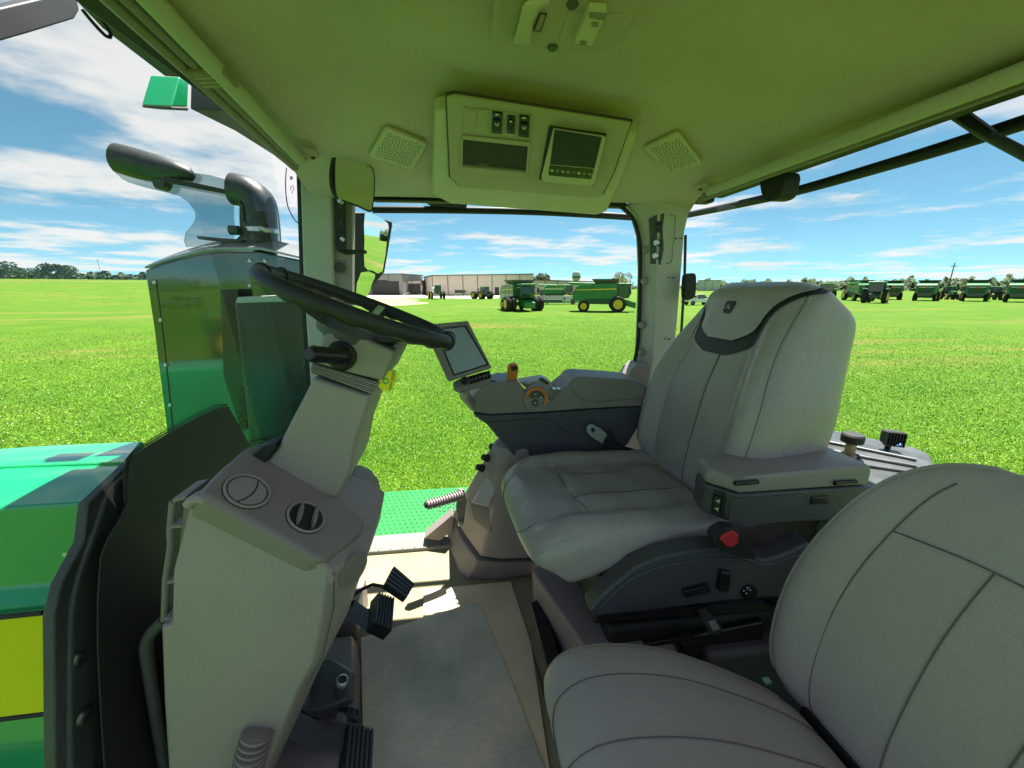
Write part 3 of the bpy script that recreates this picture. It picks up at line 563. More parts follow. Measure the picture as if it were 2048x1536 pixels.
# open ribbed channel down the front edge
ch = MB().prism(PS([(346, 1000), (368, 996), (358, 1120), (348, 1240), (328, 1243), (330, 1160), (342, 1070)], 'Y', .72), (0, .01, 0)).out('edge_channel', D_PL, DP, bevel=.002)
for q in ([(344, 998), (372, 992), (372, 999), (346, 1006)], [(340, 1052), (366, 1050), (366, 1056), (340, 1058)], [(333, 1165), (357, 1158), (356, 1165), (332, 1170)], [(328, 1236), (350, 1236), (350, 1244), (328, 1244)]):
    yex('channel_rib', q, .665, .73, T_PL, ch, bevel=.0015)
tube('channel_rail', [P(x, y, 'Y', .69) for x, y in ((346, 1003), (341, 1060), (342, 1090), (332, 1160), (329, 1240))], .006, T_PL, ch)
tube('channel_rail', [P(x, y, 'Y', .70) for x, y in smoothpx([(330, 1238), (306, 1262), (293, 1285), (295, 1320), (312, 1430), (330, 1536), (345, 1640)], 3, False)], .011, D_PL, ch)
yex('far_wing', [(668, 998), (700, 950), (728, 962), (748, 985), (752, 1012), (746, 1050), (734, 1100), (700, 1100)], 1.02, 1.10, T_PL, DP, bevel=.012, seg=3)
tube('wing_joint', [P(x, y, 'Y', 1.015) for x, y in smoothpx([(690, 962), (706, 985), (721, 1005), (722, 1030)], 4, False)], .002, BLK, DP, n=6)
slab('column_recess', [(488, 948), (500, 915), (525, 893), (552, 886), (552, 897), (520, 938)], .79, .84, BLK, DP, bevel=.003)
# ================================================================ pedals and floor fittings
def onZ(name, px, z, ex, m, parent, **k): return prism(name, PS(px, 'Z', z), ex, m, parent, **k)
def ribbed(t, q, z, ex, n, m1, m2, along=0):
    pl = onZ('pedal_pad', q, z, ex, m1, t, bevel=.003); c = PS(q, 'Z', z); nn = -Vector(ex).normalized()
    if along: c = c[1:]+c[:1]
    for i in range(n):
        f0, f1 = (i+.22)/n, (i+.78)/n
        MB().prism([c[0].lerp(c[1], f0)+nn*.0, c[0].lerp(c[1], f1)+nn*.0, c[3].lerp(c[2], f1)+nn*.0, c[3].lerp(c[2], f0)+nn*.0], nn*.005).out('pad_rib', m2, pl, bevel=.001)
    return pl
AP = thing('accelerator_pedal', 'square ribbed black accelerator pedal on thin bent rod', 'pedal', P(790, 1190, 'Z', 0))
ribbed(AP, [(788, 1132), (829, 1168), (812, 1198), (769, 1169)], .20, Vector((-.012, 0, -.016)), 5, BLK, D_PL, 1)
tube('rod', [P(*q, 'Z', z) for q, z in (((690, 1200), .22), ((725, 1178), .215), ((745, 1169), .205), ((780, 1176), .18))], .006, BLK, AP)
BP = thing('brake_pedal', 'ribbed black brake pedal on curved arm below the accelerator', 'pedal', P(760, 1240, 'Z', 0))
ribbed(BP, [(756, 1185), (789, 1197), (784, 1262), (748, 1245)], .17, Vector((-.03, .0, -.035)), 6, BLK, D_PL)
MB().loft([[P(x, y+s, 'Z', z)+Vector((0, e, 0)) for s, e in ((-16, 0), (16, 0), (16, .03), (-16, .03))] for x, y, z in ((672, 1240, .15), (705, 1228, .15), (730, 1246, .14), (752, 1244, .135))]).out('arm', D_PL, BP, bevel=.004)
CP2 = thing('clutch_pedal', 'large ribbed black pedal at the bottom edge beside the cardboard', 'pedal', P(710, 1500, 'Z', 0))
ribbed(CP2, [(697, 1446), (748, 1460), (742, 1600), (682, 1590)], .12, Vector((-.02, 0, -.03)), 6, BLK, D_PL)
MB().loft([[P(x, y+s, 'Z', z)+Vector((0, e, 0)) for s, e in ((-18, 0), (18, 0), (18, .03), (-18, .03))] for x, y, z in ((560, 1450, .2), (620, 1480, .14), (690, 1490, .10))]).out('arm', D_PL, CP2, bevel=.004)
FR = thing('column_tilt_pedal', 'short black foot lever with slotted pad under the dashboard', 'pedal', P(690, 1420, 'Z', 0))
pl = onZ('pedal_pad', [(674, 1407), (720, 1417), (724, 1432), (712, 1440), (672, 1424)], .10, (0, 0, -.02), D_PL, FR, bevel=.003)
for k in range(4): onZ('slot', [(678+11*k, 1411+2.5*k), (684+11*k, 1412+2.5*k), (684+11*k, 1423+2.5*k), (678+11*k, 1421+2.5*k)], .1004, (0, 0, .0004), BLK, pl, bevel=0)
MB().loft([[P(x, y+s, 'Z', z)+Vector((0, e, 0)) for s, e in ((-14, 0), (14, 0), (14, .03), (-14, .03))] for x, y, z in ((600, 1405, .16), (640, 1425, .12), (700, 1428, .08))]).out('arm', D_PL, FR, bevel=.004)
FB = thing('pedal_housing', 'grey moulded floor housing below the dashboard beside the cardboard', 'floor housing', P(660, 1400, 'Z', 0))
MB().loft([PS([(560, 1300), (716, 1290), (724, 1345), (722, 1420), (705, 1600), (480, 1640), (480, 1400)], 'Z', .001), PS([(560, 1290), (705, 1270), (706, 1330), (700, 1400), (672, 1560), (480, 1600), (480, 1380)], 'Z', .10)]).out('housing', T_PL, FB, bevel=.01, seg=3)
MB().loft([PS([(640, 1323), (668, 1318), (712, 1345), (710, 1405), (640, 1440), (600, 1440)], 'Z', .09), PS([(640, 1318), (665, 1316), (700, 1340), (700, 1398), (640, 1420), (606, 1420)], 'Z', .15)]).out('boot', D_PL, FB, bevel=.008, seg=3)
box('toe_wall', P(716, 1280, 'Z', 0), P(690, 1210, 'Z', 0)+Vector((-.1, 0, .12)), T_PL, FB, bevel=.008)
KN = thing('tilt_release_knob', 'round knob with silver ring on short chrome stem at the floor', 'knob', P(676, 1392, 'Z', .14))
kp = P(676, 1392, 'Z', .14); ktop = P(683, 1366, 'Z', .185)
ax = (ktop-kp).normalized(); ln = (ktop-kp).length
MB().lathe([(.010, 0), (.010, ln*.45), (.013, ln*.5), (.013, ln)], kp, ax, 16).out('stem', STEEL, KN)
MB().lathe([(.0135, ln), (.0155, ln+.001), (.0155, ln+.012), (.012, ln+.014), (.011, ln+.012), (.001, ln+.012)], kp, ax, 20).out('ring', ALU, KN)
MB().lathe([(.011, ln+.010), (.0105, ln+.0135), (.001, ln+.0135)], kp, ax, 20).out('cap', BLKG, KN)
# ribbed grab handles
def ribgrip(name, label, path, r, n, m, parent=None):
    t = thing(name, label, 'grab handle', path[-1]); pts = smoothpath(path, 6)
    MB().tube(pts, r*.74, 12).out('core', m, t, smooth=50)
    L_ = [(pts[i], pts[i+1]) for i in range(len(pts)-1)]; tot = sum((b-a).length for a, b in L_)
    for k in range(n):
        s = tot*(k+.5)/n
        for a, b in L_:
            l = (b-a).length
            if s <= l: break
            s -= l
        p = a.lerp(b, s/l); d = (b-a).normalized(); w = tot/n*.33
        MB().lathe([(r*.7, -w), (r, -w*.55), (r, w*.55), (r*.7, w)], p, d, 16).out('grip_ring', m, t, smooth=50)
    return t
ribgrip('ribbed_grab_handle', 'grey ribbed grab handle on the dashboard at the bottom edge', [P(516, 1462, 'Y', .640), P(508, 1490, 'Y', .632), P(498, 1530, 'Y', .626), P(470, 1680, 'Y', .62)], .030, 24, T_PL)
gp = ribgrip('ribbed_lever_handle', 'brown ribbed lever handle by the side console above the green platform', [P(924, 989, 'Y', 1.47), P(905, 995, 'Y', 1.45), P(880, 1003, 'Y', 1.43), P(853, 1010, 'Y', 1.41)], .021, 14, T_PL)
prism('lever_arm', PS([(915, 978), (928, 980), (934, 1000), (927, 1050), (916, 1052), (912, 1015)], 'Y', 1.475), (0, .01, 0), T_PL, gp, bevel=.003)
MB().lathe([(.012, 0), (.012, .008), (.007, .012), (.001, .012)], P(921, 1046, 'Y', 1.47), (0, -1, 0), 6).out('bolt', STEEL, gp)
MB().lathe([(.014, 0), (.010, .006), (.001, .006)], P(852, 1010, 'Y', 1.408), (P(853, 1010, 'Y', 1.41)-P(880, 1003, 'Y', 1.43)), 14).out('end_cap', BLK, gp)
# cardboard on the floor
cs = prism('cardboard_sheet', PS([(847, 1181), (1021, 1164), (1062, 1290), (1105, 1580), (1150, 1900), (780, 1900), (848, 1300)], 'Z', .0035), (0, 0, .004), CARD, None, bevel=0)
tag(cs, 'clean tan cardboard sheet on the cab floor, mostly under the soiled one', 'cardboard')
cs = prism('cardboard_sheet', PS([(722, 1277), (855, 1235), (958, 1207), (1010, 1330), (1090, 1540), (1180, 1800), (735, 1900)], 'Z', .0085), (0, 0, .004), CARDD, None, bevel=0)
tag(cs, 'soiled grey brown cardboard sheet lying on top in the footwell', 'cardboard')
# ================================================================ seats
class Pad:
    """a padded body: rings across local y, stepped along a spine; F(u,v) gives a point on its front skin"""
    def __init__(s, frame, stations, bol, n=76, ex=3.2, qu=None):
        s.M = frame; s.st = stations; s.bol = bol; s.n = n; s.ex = ex; s.qu = qu
    def stat(s, v):
        k = v*(len(s.st)-1); i = min(int(k), len(s.st)-2); f = k-i
        q = [s.st[max(i-1, 0)], s.st[i], s.st[i+1], s.st[min(i+2, len(s.st)-1)]]
        return [.5*(2*b+(c-a)*f+(2*a-5*b+4*c-d)*f*f+(3*b-a-3*c+d)*f**3) for a, b, c, d in zip(*q)]
    def ring(s, v):
        px, pz, nx_, nz_, w, d, yc = s.stat(v); l = math.hypot(nx_, nz_); nx_, nz_ = nx_/l, nz_/l; o = []
        for k in range(s.n):
            a = 2*math.pi*k/s.n; c, sn = math.cos(a), math.sin(a)
            u = math.copysign(abs(c)**(2/s.ex), c); h = math.copysign(abs(sn)**(2/s.ex), sn)
            o.append(s.pt(px, pz, nx_, nz_, w, d, yc, u, h, v))
        return o
    def pt(s, px, pz, nx_, nz_, w, d, yc, u, h, v):
        t = h*d/2
        if h > 0: t += s.bol(abs(u), v)*h
        if s.qu: t += s.qu(u, v)*max(h, 0)
        return s.M @ Vector((px+nx_*t, yc+u*w/2, pz+nz_*t))
    def F(s, u, v, lift=.0):
        px, pz, nx_, nz_, w, d, yc = s.stat(v); l = math.hypot(nx_, nz_); nx_, nz_ = nx_/l, nz_/l
        h = max(0, 1-abs(u)**s.ex)**(1/s.ex); p = s.pt(px, pz, nx_, nz_, w, d, yc, u, h, v)
        q1 = s.pt(px, pz, nx_, nz_, w, d, yc, u, 0, v)
        return p+(s.M.to_3x3() @ Vector((nx_*h, u*(1-h), nz_*h))).normalized()*lift
    def build(s, name, m, parent, nv=40): return MB().loft([s.ring(i/nv) for i in range(nv+1)]).out(name, m, parent, smooth=70)
    def seam(s, pts, parent, m=SEAM, r=.0010, lift=.0009, name='seam', k=8):
        q = smoothpath([Vector((u, v, 0)) for u, v in pts], k); return MB().tube([s.F(p.x, p.y, lift) for p in q], r, 5).out(name, m, parent, smooth=60)
    def stitch(s, pts, parent, k=14, m=STIT, lift=.0012):
        q = smoothpath([Vector((u, v, 0)) for u, v in pts], k); mb = MB(); P3 = [s.F(p.x, p.y, lift) for p in q]
        for i in range(0, len(P3)-1): mb.tube([P3[i], P3[i].lerp(P3[i+1], .62)], .0011, 4)
        o = mb.out('stitching', m, parent, smooth=0); o['kind'] = 'stuff'; return o
    def patch(s, poly, name, m, parent, lift=.003, nu=26, nv=26):
        """poly(t)->(ulo,uhi) for v in range: strip patch"""
        v0, v1, lim = poly; vs = []; fs = []
        for j in range(nv+1):
            v = v0+(v1-v0)*j/nv; a, b = lim(v)
            for i in range(nu+1): vs.append(s.F(a+(b-a)*i/nu, v, lift))
        for j in range(nv):
            for i in range(nu): k = j*(nu+1)+i; fs.append((k, k+1, k+nu+2, k+nu+1))
        return add(name, vs, fs, m, parent, smooth=60)
DSEAT = thing('driver_seat', 'grey leather driver seat with dark edged headrest and side bolsters', 'seat', (.5, 1.05, 0))
ANG = R(6)
FS = Matrix.Translation((.175, 1.055, 0)) @ Matrix.Rotation(ANG, 4, 'Z')
# cushion: stations (x, z of the core, normal x, normal z, width, depth, centre y)
cus = [(-.010, .500, -1, .25, .36, .04, 0), (-.002, .506, -.8, .6, .45, .13, 0), (.035, .520, -.35, 1, .50, .175, 0), (.10, .533, -.08, 1, .515, .18, 0), (.20, .548, .04, 1, .52, .15, 0), (.32, .540, .06, 1, .52, .145, 0), (.44, .535, .03, 1, .51, .14, 0), (.52, .535, 0, 1, .49, .13, 0)]
cpad = Pad(FS, cus, lambda u, v: .030*sstep(.52, .80, u)*sstep(.12, .4, v)-.012*sstep(.98, .72, u)*sstep(.3, .6, v), ex=3.4,
           qu=lambda u, v: -.006*math.exp(-((abs(u)-.56)/.035)**2)*sstep(.2, .35, v)-.006*math.exp(-((v-.47)/.02)**2)*sstep(.75, .5, abs(u))+.0035*math.sin(u*9+v*13)*math.sin(v*17-u*4)*sstep(.15, .3, v))
cu = cpad.build('seat_cushion', LEA, DSEAT, 96)
cpad.seam([(-.56, .20), (-.56, .35), (-.57, .6), (-.58, .98)], cu); cpad.seam([(.56, .20), (.56, .35), (.57, .6), (.58, .98)], cu)
cpad.seam([(-.57, .50), (-.3, .475), (0, .47), (.3, .475), (.57, .50)], cu)
cpad.seam([(-.56, .20), (-.4, .12), (-.2, .09)], cu); cpad.seam([(.56, .20), (.4, .12), (.2, .09)], cu)
cpad.seam([(-.28, .475), (-.24, .7), (-.22, .98)], cu); cpad.seam([(.28, .475), (.24, .7), (.22, .98)], cu)
cpad.patch((.478, .97, lambda v: (-.23, .23)), 'perforated_insert', LEA2, cu, .0012)
cpad.stitch([(-.91, .10), (-.93, .25), (-.935, .45), (-.94, .7), (-.94, .96)], cu, 22)
# backrest
bk = [(.615, .54, -1, .2, .46, .16, 0), (.625, .60, -1, .2, .51, .21, 0), (.655, .68, -1, .2, .54, .265, -.005), (.678, .78, -1, .2, .55, .28, -.008), (.700, .88, -1, .2, .54, .285, -.010), (.720, .97, -1, .2, .485, .28, -.022), (.740, 1.05, -1, .2, .43, .275, -.034), (.757, 1.12, -1, .22, .395, .255, -.044), (.768, 1.16, -.95, .35, .38, .22, -.046), (.776, 1.182, -.85, .5, .36, .14, -.046), (.780, 1.192, -.6, .8, .32, .05, -.046)]
bpad = Pad(FS, bk, lambda u, v: .050*sstep(.50, .80, u)*sstep(.02, .15, v)*sstep(.80, .45, v)+.018*sstep(.60, .85, v)*sstep(1.0, .9, v)*sstep(.95, .6, u), ex=4.2,
           qu=lambda u, v: -.005*math.exp(-((abs(u)-.54)/.03)**2)*sstep(.75, .6, v))
bo = bpad.build('backrest', LEA, DSEAT, 90)
bpad.seam([(-.55, .08), (-.55, .3), (-.56, .5), (-.62, .68)], bo); bpad.seam([(.55, .08), (.55, .3), (.56, .5), (.62, .68)], bo)
bpad.seam([(-.12, .06), (-.11, .3), (-.10, .62)], bo, r=.0015)
bpad.seam([(-.90, .05), (-.90, .3), (-.90, .6), (-.88, .8), (-.80, .95)], bo); bpad.seam([(.90, .05), (.90, .3), (.90, .6), (.88, .8), (.80, .95)], bo)
bpad.stitch([(-.925, .05), (-.925, .3), (-.925, .6), (-.905, .8), (-.82, .95)], bo, 26)
bpad.patch((.10, .60, lambda v: (-.52-.02*v, -.135)), 'perforated_insert', LEA2, bo, .0012); bpad.patch((.10, .60, lambda v: (-.085, .52+.02*v)), 'perforated_insert', LEA2, bo, .0012)
# headrest panel with a dark band round it
def hlim(e): return lambda v: (-(.50+.45*sstep(.60, .90, v)*.9)*(sstep(.555-e*.6, .63-e*.6, v)**.5)-e*.9, (.50+.45*sstep(.60, .90, v)*.9)*(sstep(.555-e*.6, .63-e*.6, v)**.5)+e*.9)
dk = bpad.patch((.528, .985, hlim(.066)), 'dark_headrest_band', DLEA, bo, .004)
hp = bpad.patch((.585, .995, hlim(-.012)), 'headrest_panel', LEA, bo, .009)
bc = bpad.F(.10, .715, .0095); bx = (bpad.F(.16, .715, .0095)-bpad.F(.04, .715, .0095)).normalized(); by = (bpad.F(.10, .75, .0095)-bpad.F(.10, .68, .0095)).normalized(); bx = -bx
bn = bx.cross(by)
if bn.dot(CAM-bc) < 0: bn = -bn
sh = [(-.016, .018), (.016, .018), (.019, .012), (.015, -.014), (.008, -.020), (-.008, -.020), (-.015, -.014), (-.019, .012)]
bdg = prism('badge', [bc+bx*a+by*b for a, b in sh], bn*.003, DLEA, hp, bevel=.001)
deer = [(-.010, .006), (-.004, .004), (.000, .010), (.002, .010), (.001, .003), (.008, -.004), (.012, -.004), (.008, -.008), (-.002, -.003), (-.009, -.009), (-.010, -.007), (-.005, 0)]
prism('leaping_deer', [bc+bx*a+by*b+bn*.0031 for a, b in deer], bn*.0005, G_PL, bdg, bevel=0)
# dark side shell, controls
def yx(name, px, y0, y1, m, parent, **k): return prism(name, PS(px, 'Y', y0), (0, y1-y0, 0), m, parent, **k)
side = yx('side_trim', [(1179, 1222), (1196, 1200), (1221, 1176), (1273, 1134), (1325, 1113), (1380, 1103), (1427, 1096), (1480, 1100), (1530, 1121), (1570, 1108), (1620, 1085), (1640, 1170), (1560, 1195), (1454, 1203), (1325, 1220), (1188, 1235)], .765, .82, D_PL, DSEAT, bevel=.008, seg=3)
tube('trim_ridge', [P(x, y, 'Y', .764) for x, y in smoothpx([(1200, 1215), (1260, 1160), (1330, 1132), (1420, 1118), (1490, 1118), (1530, 1130), (1600, 1108)], 4, False)], .003, D_PL, side)
yx('slider_switch', [(1368, 1184), (1418, 1172), (1423, 1186), (1372, 1198)], .752, .77, BLKG, side, bevel=.004)
yx('recline_switch', [(1444, 1144), (1464, 1148), (1458, 1186), (1438, 1184)], .750, .77, BLKG, side, bevel=.004)
rk = MB().lathe([(.020, 0), (.020, .010), (.016, .012), (.015, .018), (.001, .018)], P(1494, 1181, 'Y', .766), (0, -1, 0), 24).out('lumbar_knob', BLKG, side)
for a in range(4): MB().box(P(1494, 1181, 'Y', .747)+Vector((.009*math.cos(a*math.pi/2), 0, .009*math.sin(a*math.pi/2))), (.003, .001, .003)).out('white_mark', WHT, rk)
yx('seat_pan', [(1215, 1180), (1560, 1180), (1560, 1240), (1185, 1250)], .84, 1.28, BLK, DSEAT, bevel=.01)
yx('slide_rail', [(1190, 1228), (1530, 1205), (1545, 1222), (1200, 1245)], .80, .83, BLK, DSEAT, bevel=.003)
prism('rail_lever', [P(1395, 1218, 'Y', .79), P(1412, 1214, 'Y', .79), P(1447, 1258, 'Y', .74), P(1441, 1270, 'Y', .74), P(1420, 1271, 'Y', .74)], (0, .012, 0), BLK, DSEAT, bevel=.003)
for q in ([(1416, 1243), (1430, 1240), (1440, 1258), (1426, 1262)],): prism('lever_label', [P(x, y, 'Y', .739) for x, y in q], (0, .0005, 0), ALU, DSEAT, bevel=0)
box('suspension_base', (.36, .80, .10), (.88, 1.27, .33), BLK, DSEAT, bevel=.02)
yx('air_box', [(1290, 1290), (1530, 1245), (1528, 1285), (1480, 1310), (1300, 1335)], .78, .84, BLKG, DSEAT, bevel=.006)
yx('base_switch', [(1366, 1292), (1390, 1282), (1402, 1306), (1372, 1316)], .76, .79, BLK, DSEAT, bevel=.003)
# pedestal feet towards the footwell
ped = MB().loft([PS([(1062, 1140), (1082, 1122), (1150, 1150), (1350, 1180), (1350, 1330), (1190, 1330)], 'Z', .28), PS([(1058, 1240), (1085, 1215), (1160, 1230), (1400, 1250), (1400, 1500), (1200, 1480), (1100, 1330)], 'Z', .0)][:1]+[PS([(1066, 1235), (1088, 1210), (1160, 1230), (1400, 1250), (1400, 1480), (1150, 1440)], 'Z', .002)]).out('pedestal', T_PL, DSEAT, bevel=.012, seg=3)
prism('pedestal_rail', [P(1060, 1205, 'Z', .16), P(1085, 1192, 'Z', .16), P(1160, 1450, 'Z', .16), P(1130, 1470, 'Z', .16)], (0, 0, -.158), BLKG, DSEAT, bevel=.006)
# armrest box beside the seat
LIDM = mat('mid_grey_leather', (.27, .23, .24), .4, var=.05, vscale=4, bump=.22, bscale=330)
AB = thing('armrest_box', 'black storage box with padded grey lid between the two seats', 'armrest', P(1500, 1060, 'Y', .78))
yb = .765
def q3(px, py, y): return P(px, py, 'Y', y)
lo = [q3(1474, 990, yb), q3(1720, 955, yb)]; x0, x1 = lo[0].x, lo[1].x+.03; z1 = lo[0].z; z0 = q3(1470, 1062, yb).z
secs = [[(x0+.01, yb, z0+.012), (x1, yb, z0), (x1, yb, z1), (x0, yb, z1)], [(x0-.035, yb+.035, z0+.02), (x1, yb+.13, z0+.01), (x1, yb+.13, z1), (x0-.035, yb+.035, z1)]]
fpts = [(x0+.004, yb), (x1, yb), (x1, yb+.125), (x0-.03, yb+.125), (x0-.045, yb+.06)]
MB().loft([[(a, b, z0+.02 if a < x0+.02 else z0) for a, b in fpts], [(a, b, z1) for a, b in fpts]]).out('box_body', D_PL, AB, bevel=.008, seg=3)
sec2 = []
lid_z = [(0, .0, z1+.004), (.006, .0, z1+.03), (.02, -.004, z1+.046), (.05, -.02, z1+.056)]
def lidring(sc, z): 
    c = Vector(((x0+x1)/2, yb+.0625, 0)); return [((a-c.x)*sc+c.x, (b-c.y)*sc+c.y, z+(0.012 if a > x0+.1 else 0)*(1 if z > z1+.01 else 0)) for a, b in fpts]
MB().loft([lidring(.985, z1+.003), lidring(1.0, z1+.010), lidring(1.0, z1+.026), lidring(.985, z1+.038), lidring(.94, z1+.046), lidring(.6, z1+.050)]).out('padded_lid', LIDM, AB, smooth=60, bevel=.018, seg=4)
st = MB()
for k in range(60):
    a = x0+.03+(x1-x0-.04)*k/60; st.tube([(a, yb-.001, z1+.024+.008*(1 if k > 8 else k/8)), (a+.0028, yb-.001, z1+.024+.008*(1 if k > 8 else k/8))], .0011, 4)
so_ = st.out('stitching', STIT, AB, smooth=0); so_['kind'] = 'stuff'
for px in (1492, 1690):
    h = P(px, 968, 'Y', yb-.004); MB().tube([h+Vector((-.030, 0, .004)), h+Vector((.030, 0, .004))], .006, 10).out('hinge', BLKG, AB)
MB().box(P(1640, 1000, 'Y', yb-.002), (.05, .006, .022)).out('latch', BLKG, AB, bevel=.003)
pt = MB().box(P(1530, 1020, 'Y', yb-.001), (.19, .003, .075)).out('side_panel', D_PL, AB, bevel=.001)
sf = Vector((x0-.02, yb+.02, 0)); sn = Vector((-.62, -.5, 0)).normalized(); sw_c = Vector((x0-.022, yb+.03, (z0+z1)/2+.012)); srt = sn.cross(Vector((0, 0, 1))).normalized()
rotm = Matrix((srt, sn, Vector((0, 0, 1)))).transposed()
sb = MB().box(sw_c+sn*.002, (.030, .006, .065), rotm).out('switch_frame', BLK, AB, bevel=.003)
MB().box(sw_c+sn*.007, (.018, .010, .045), rotm).out('switch_key', BLKG, sb, bevel=.003)
for dz in (.011, -.011):
    for dx, w, h in ((-.003, .002, .009), (.001, .007, .002)): MB().box(sw_c+sn*.0123+srt*dx+Vector((0, 0, dz)), (w, .0006, h), rotm).out('white_symbol', WHT, sb)
# belt buckle and belt tongue
BK = thing('belt_buckle', 'black seat belt buckle with red release button beside the driver seat', 'buckle', P(1470, 1095, 'Y', .75))
yx('buckle_body', smoothpx([(1428, 1083), (1436, 1066), (1458, 1056), (1478, 1062), (1490, 1082), (1512, 1108), (1512, 1118), (1480, 1114), (1444, 1102)], 3), .735, .765, BLK, BK, bevel=.006)
yx('release_button', [(1441, 1080), (1447, 1072), (1466, 1062), (1478, 1070), (1478, 1086), (1464, 1096), (1452, 1092)], .729, .74, RED, BK, bevel=.003)
yx('strap', [(1480, 1100), (1496, 1106), (1512, 1118), (1500, 1118)], .745, .76, BLK, BK, bevel=.002)
BT = thing('belt_tongue', 'pale metal seat belt tongue on black strap behind the driver seat cushion', 'belt', P(1230, 890, 'Y', 1.33))
tg_ = PS(smoothpx([(1174, 864), (1175, 853), (1186, 849), (1214, 868), (1206, 886), (1200, 884), (1182, 873)], 2), 'Y', 1.318)
tng = prism('tongue', tg_, (0, .004, 0), ALU, BT, bevel=.001)
prism('tongue_slot', PS([(1181, 858), (1187, 855), (1191, 860), (1185, 866)], 'Y', 1.3175), (0, .0004, 0), BLK, tng, bevel=0)
prism('tongue_grip', PS([(1206, 885), (1215, 868), (1225, 862), (1230, 878), (1222, 893)], 'Y', 1.315), (0, .012, 0), BLK, BT)
prism('strap', [P(1222, 880, 'Y', 1.315), P(1250, 893, 'Y', 1.33), P(1300, 908, 'Y', 1.33), P(1300, 925, 'Y', 1.33), P(1240, 905, 'Y', 1.32), P(1212, 892, 'Y', 1.31)], (0, .006, 0), BLK, BT, bevel=.001)
# ---------------- instructor seat in the foreground
ISEAT = thing('passenger_seat', 'plain grey vinyl folding passenger seat close to the camera', 'seat', (.4, .4, 0))
FI = Matrix.Translation((.135, .43, 0)) @ Matrix.Rotation(R(3), 4, 'Z')
ic = [(.044, .372, -1, .2, .40, .03, -.02), (.052, .377, -.8, .5, .47, .09, -.02), (.09, .388, -.3, 1, .52, .12, -.02), (.17, .394, 0, 1, .535, .12, -.03), (.28, .394, .02, 1, .52, .115, -.05), (.37, .388, .05, 1, .48, .11, -.075), (.45, .382, .05, 1, .42, .10, -.10), (.49, .382, .1, 1, .36, .07, -.11)]
ip = Pad(FI, ic, lambda u, v: .0, ex=5.2, qu=lambda u, v: -.003*math.exp(-((abs(u)-.66)/.02)**2))
io = ip.build('seat_cushion', VIN, ISEAT, 50)
ip.seam([(.62, .98), (.66, .6), (.66, .3), (.60, .18), (.3, .13), (-.3, .13), (-.60, .18), (-.66, .3), (-.66, .6), (-.62, .98)], io, r=.0012, lift=.0018)
ip.seam([(.22, .13), (.22, .5), (.20, .98)], io, r=.0012, lift=.0018); ip.seam([(-.22, .13), (-.22, .5), (-.20, .98)], io, r=.0012, lift=.0018)
ip.seam([(.99, .12), (.992, .4), (.99, .7), (.985, .95)], io, m=VIN, r=.004, name='piping')
ib = [(.548, .40, -1, .18, .46, .06, -.118), (.546, .44, -1, .18, .51, .09, -.118), (.550, .52, -1, .18, .535, .10, -.120), (.560, .63, -1, .18, .535, .10, -.125), (.574, .73, -1, .18, .505, .095, -.13), (.590, .83, -1, .2, .455, .085, -.14), (.604, .90, -1, .25, .40, .075, -.15), (.613, .943, -.9, .45, .33, .055, -.16), (.617, .962, -.6, .9, .26, .02, -.165)]
bp2 = Pad(FI, ib, lambda u, v: .012*sstep(.6, .9, u)*sstep(.9, .6, v), ex=5.5, qu=lambda u, v: -.003*math.exp(-((abs(u)-.62)/.02)**2))
ib_o = bp2.build('backrest', VIN, ISEAT, 56)
bp2.seam([(.60, .04), (.62, .3), (.64, .5), (.66, .66), (.70, .82)], ib_o, r=.0012, lift=.0018); bp2.seam([(-.60, .04), (-.62, .3), (-.64, .5), (-.66, .66), (-.70, .82)], ib_o, r=.0012, lift=.0018)
bp2.seam([(.65, .62), (.3, .64), (0, .645), (-.3, .64), (-.65, .62)], ib_o, r=.0012, lift=.0018)
bp2.seam([(.16, .64), (.14, .4), (.12, .04)], ib_o, r=.0012, lift=.0018); bp2.seam([(-.26, .64), (-.24, .4), (-.22, .04)], ib_o, r=.0012, lift=.0018)
bp2.seam([(.985, .08), (.99, .3), (.99, .5), (.985, .7), (.96, .86), (.8, .96)], ib_o, m=VIN, r=.004, name='piping')
box('hinge_frame', (.64, .16, .22), (.72, .52, .44), BLK, ISEAT, bevel=.02)
box('seat_base', (.22, .2, 0), (.60, .62, .30), D_PL, ISEAT, bevel=.02)
MB().box(P(1534, 1362, 'Y', .585), (.014, .012, .006)).out('belt_label', mat('pale_green_tag', (.35, .6, .45), .6), ISEAT)
# ================================================================ right-hand armrest console, monitor, side console
AR = thing('armrest_console', 'grey armrest console with orange lever and orange ringed dial right of the driver seat', 'control console', P(1100, 860, 'Y', 1.36))
y0, y1 = 1.345, 1.50
upo = [(941, 806), (944, 797), (958, 780), (971, 770), (1000, 764), (1038, 764), (1048, 782), (1062, 800), (1085, 806), (1105, 802), (1118, 786), (1128, 777), (1142, 766), (1160, 768), (1290, 775), (1288, 812), (1200, 816), (1085, 824), (978, 829), (946, 824)]
us = MB(); a = PS(upo, 'Y', y0); c = sum(a, Vector())/len(a)
def sh_(v, dy, k): return Vector((c.x+(v.x-c.x)*k, v.y+dy, c.z+(v.z-c.z)*k))
us.loft([[sh_(v, 0, .985) for v in a], [sh_(v, .008, 1) for v in a], [sh_(v, y1-y0-.008, 1) for v in a], [sh_(v, y1-y0, .985) for v in a]])
us.out('upper_shell', T_PL, AR, smooth=30, bevel=.004)
yx('lower_shell', [(946, 826), (978, 830), (1085, 826), (1200, 818), (1287, 813), (1280, 850), (1256, 890), (1180, 930), (1030, 920), (1020, 905), (974, 850), (951, 834)], y0+.012, y1-.01, mat('dark_violet_plastic', (.075, .068, .088), .5, var=.06, bump=.1, bscale=700), AR, bevel=.008, seg=3)
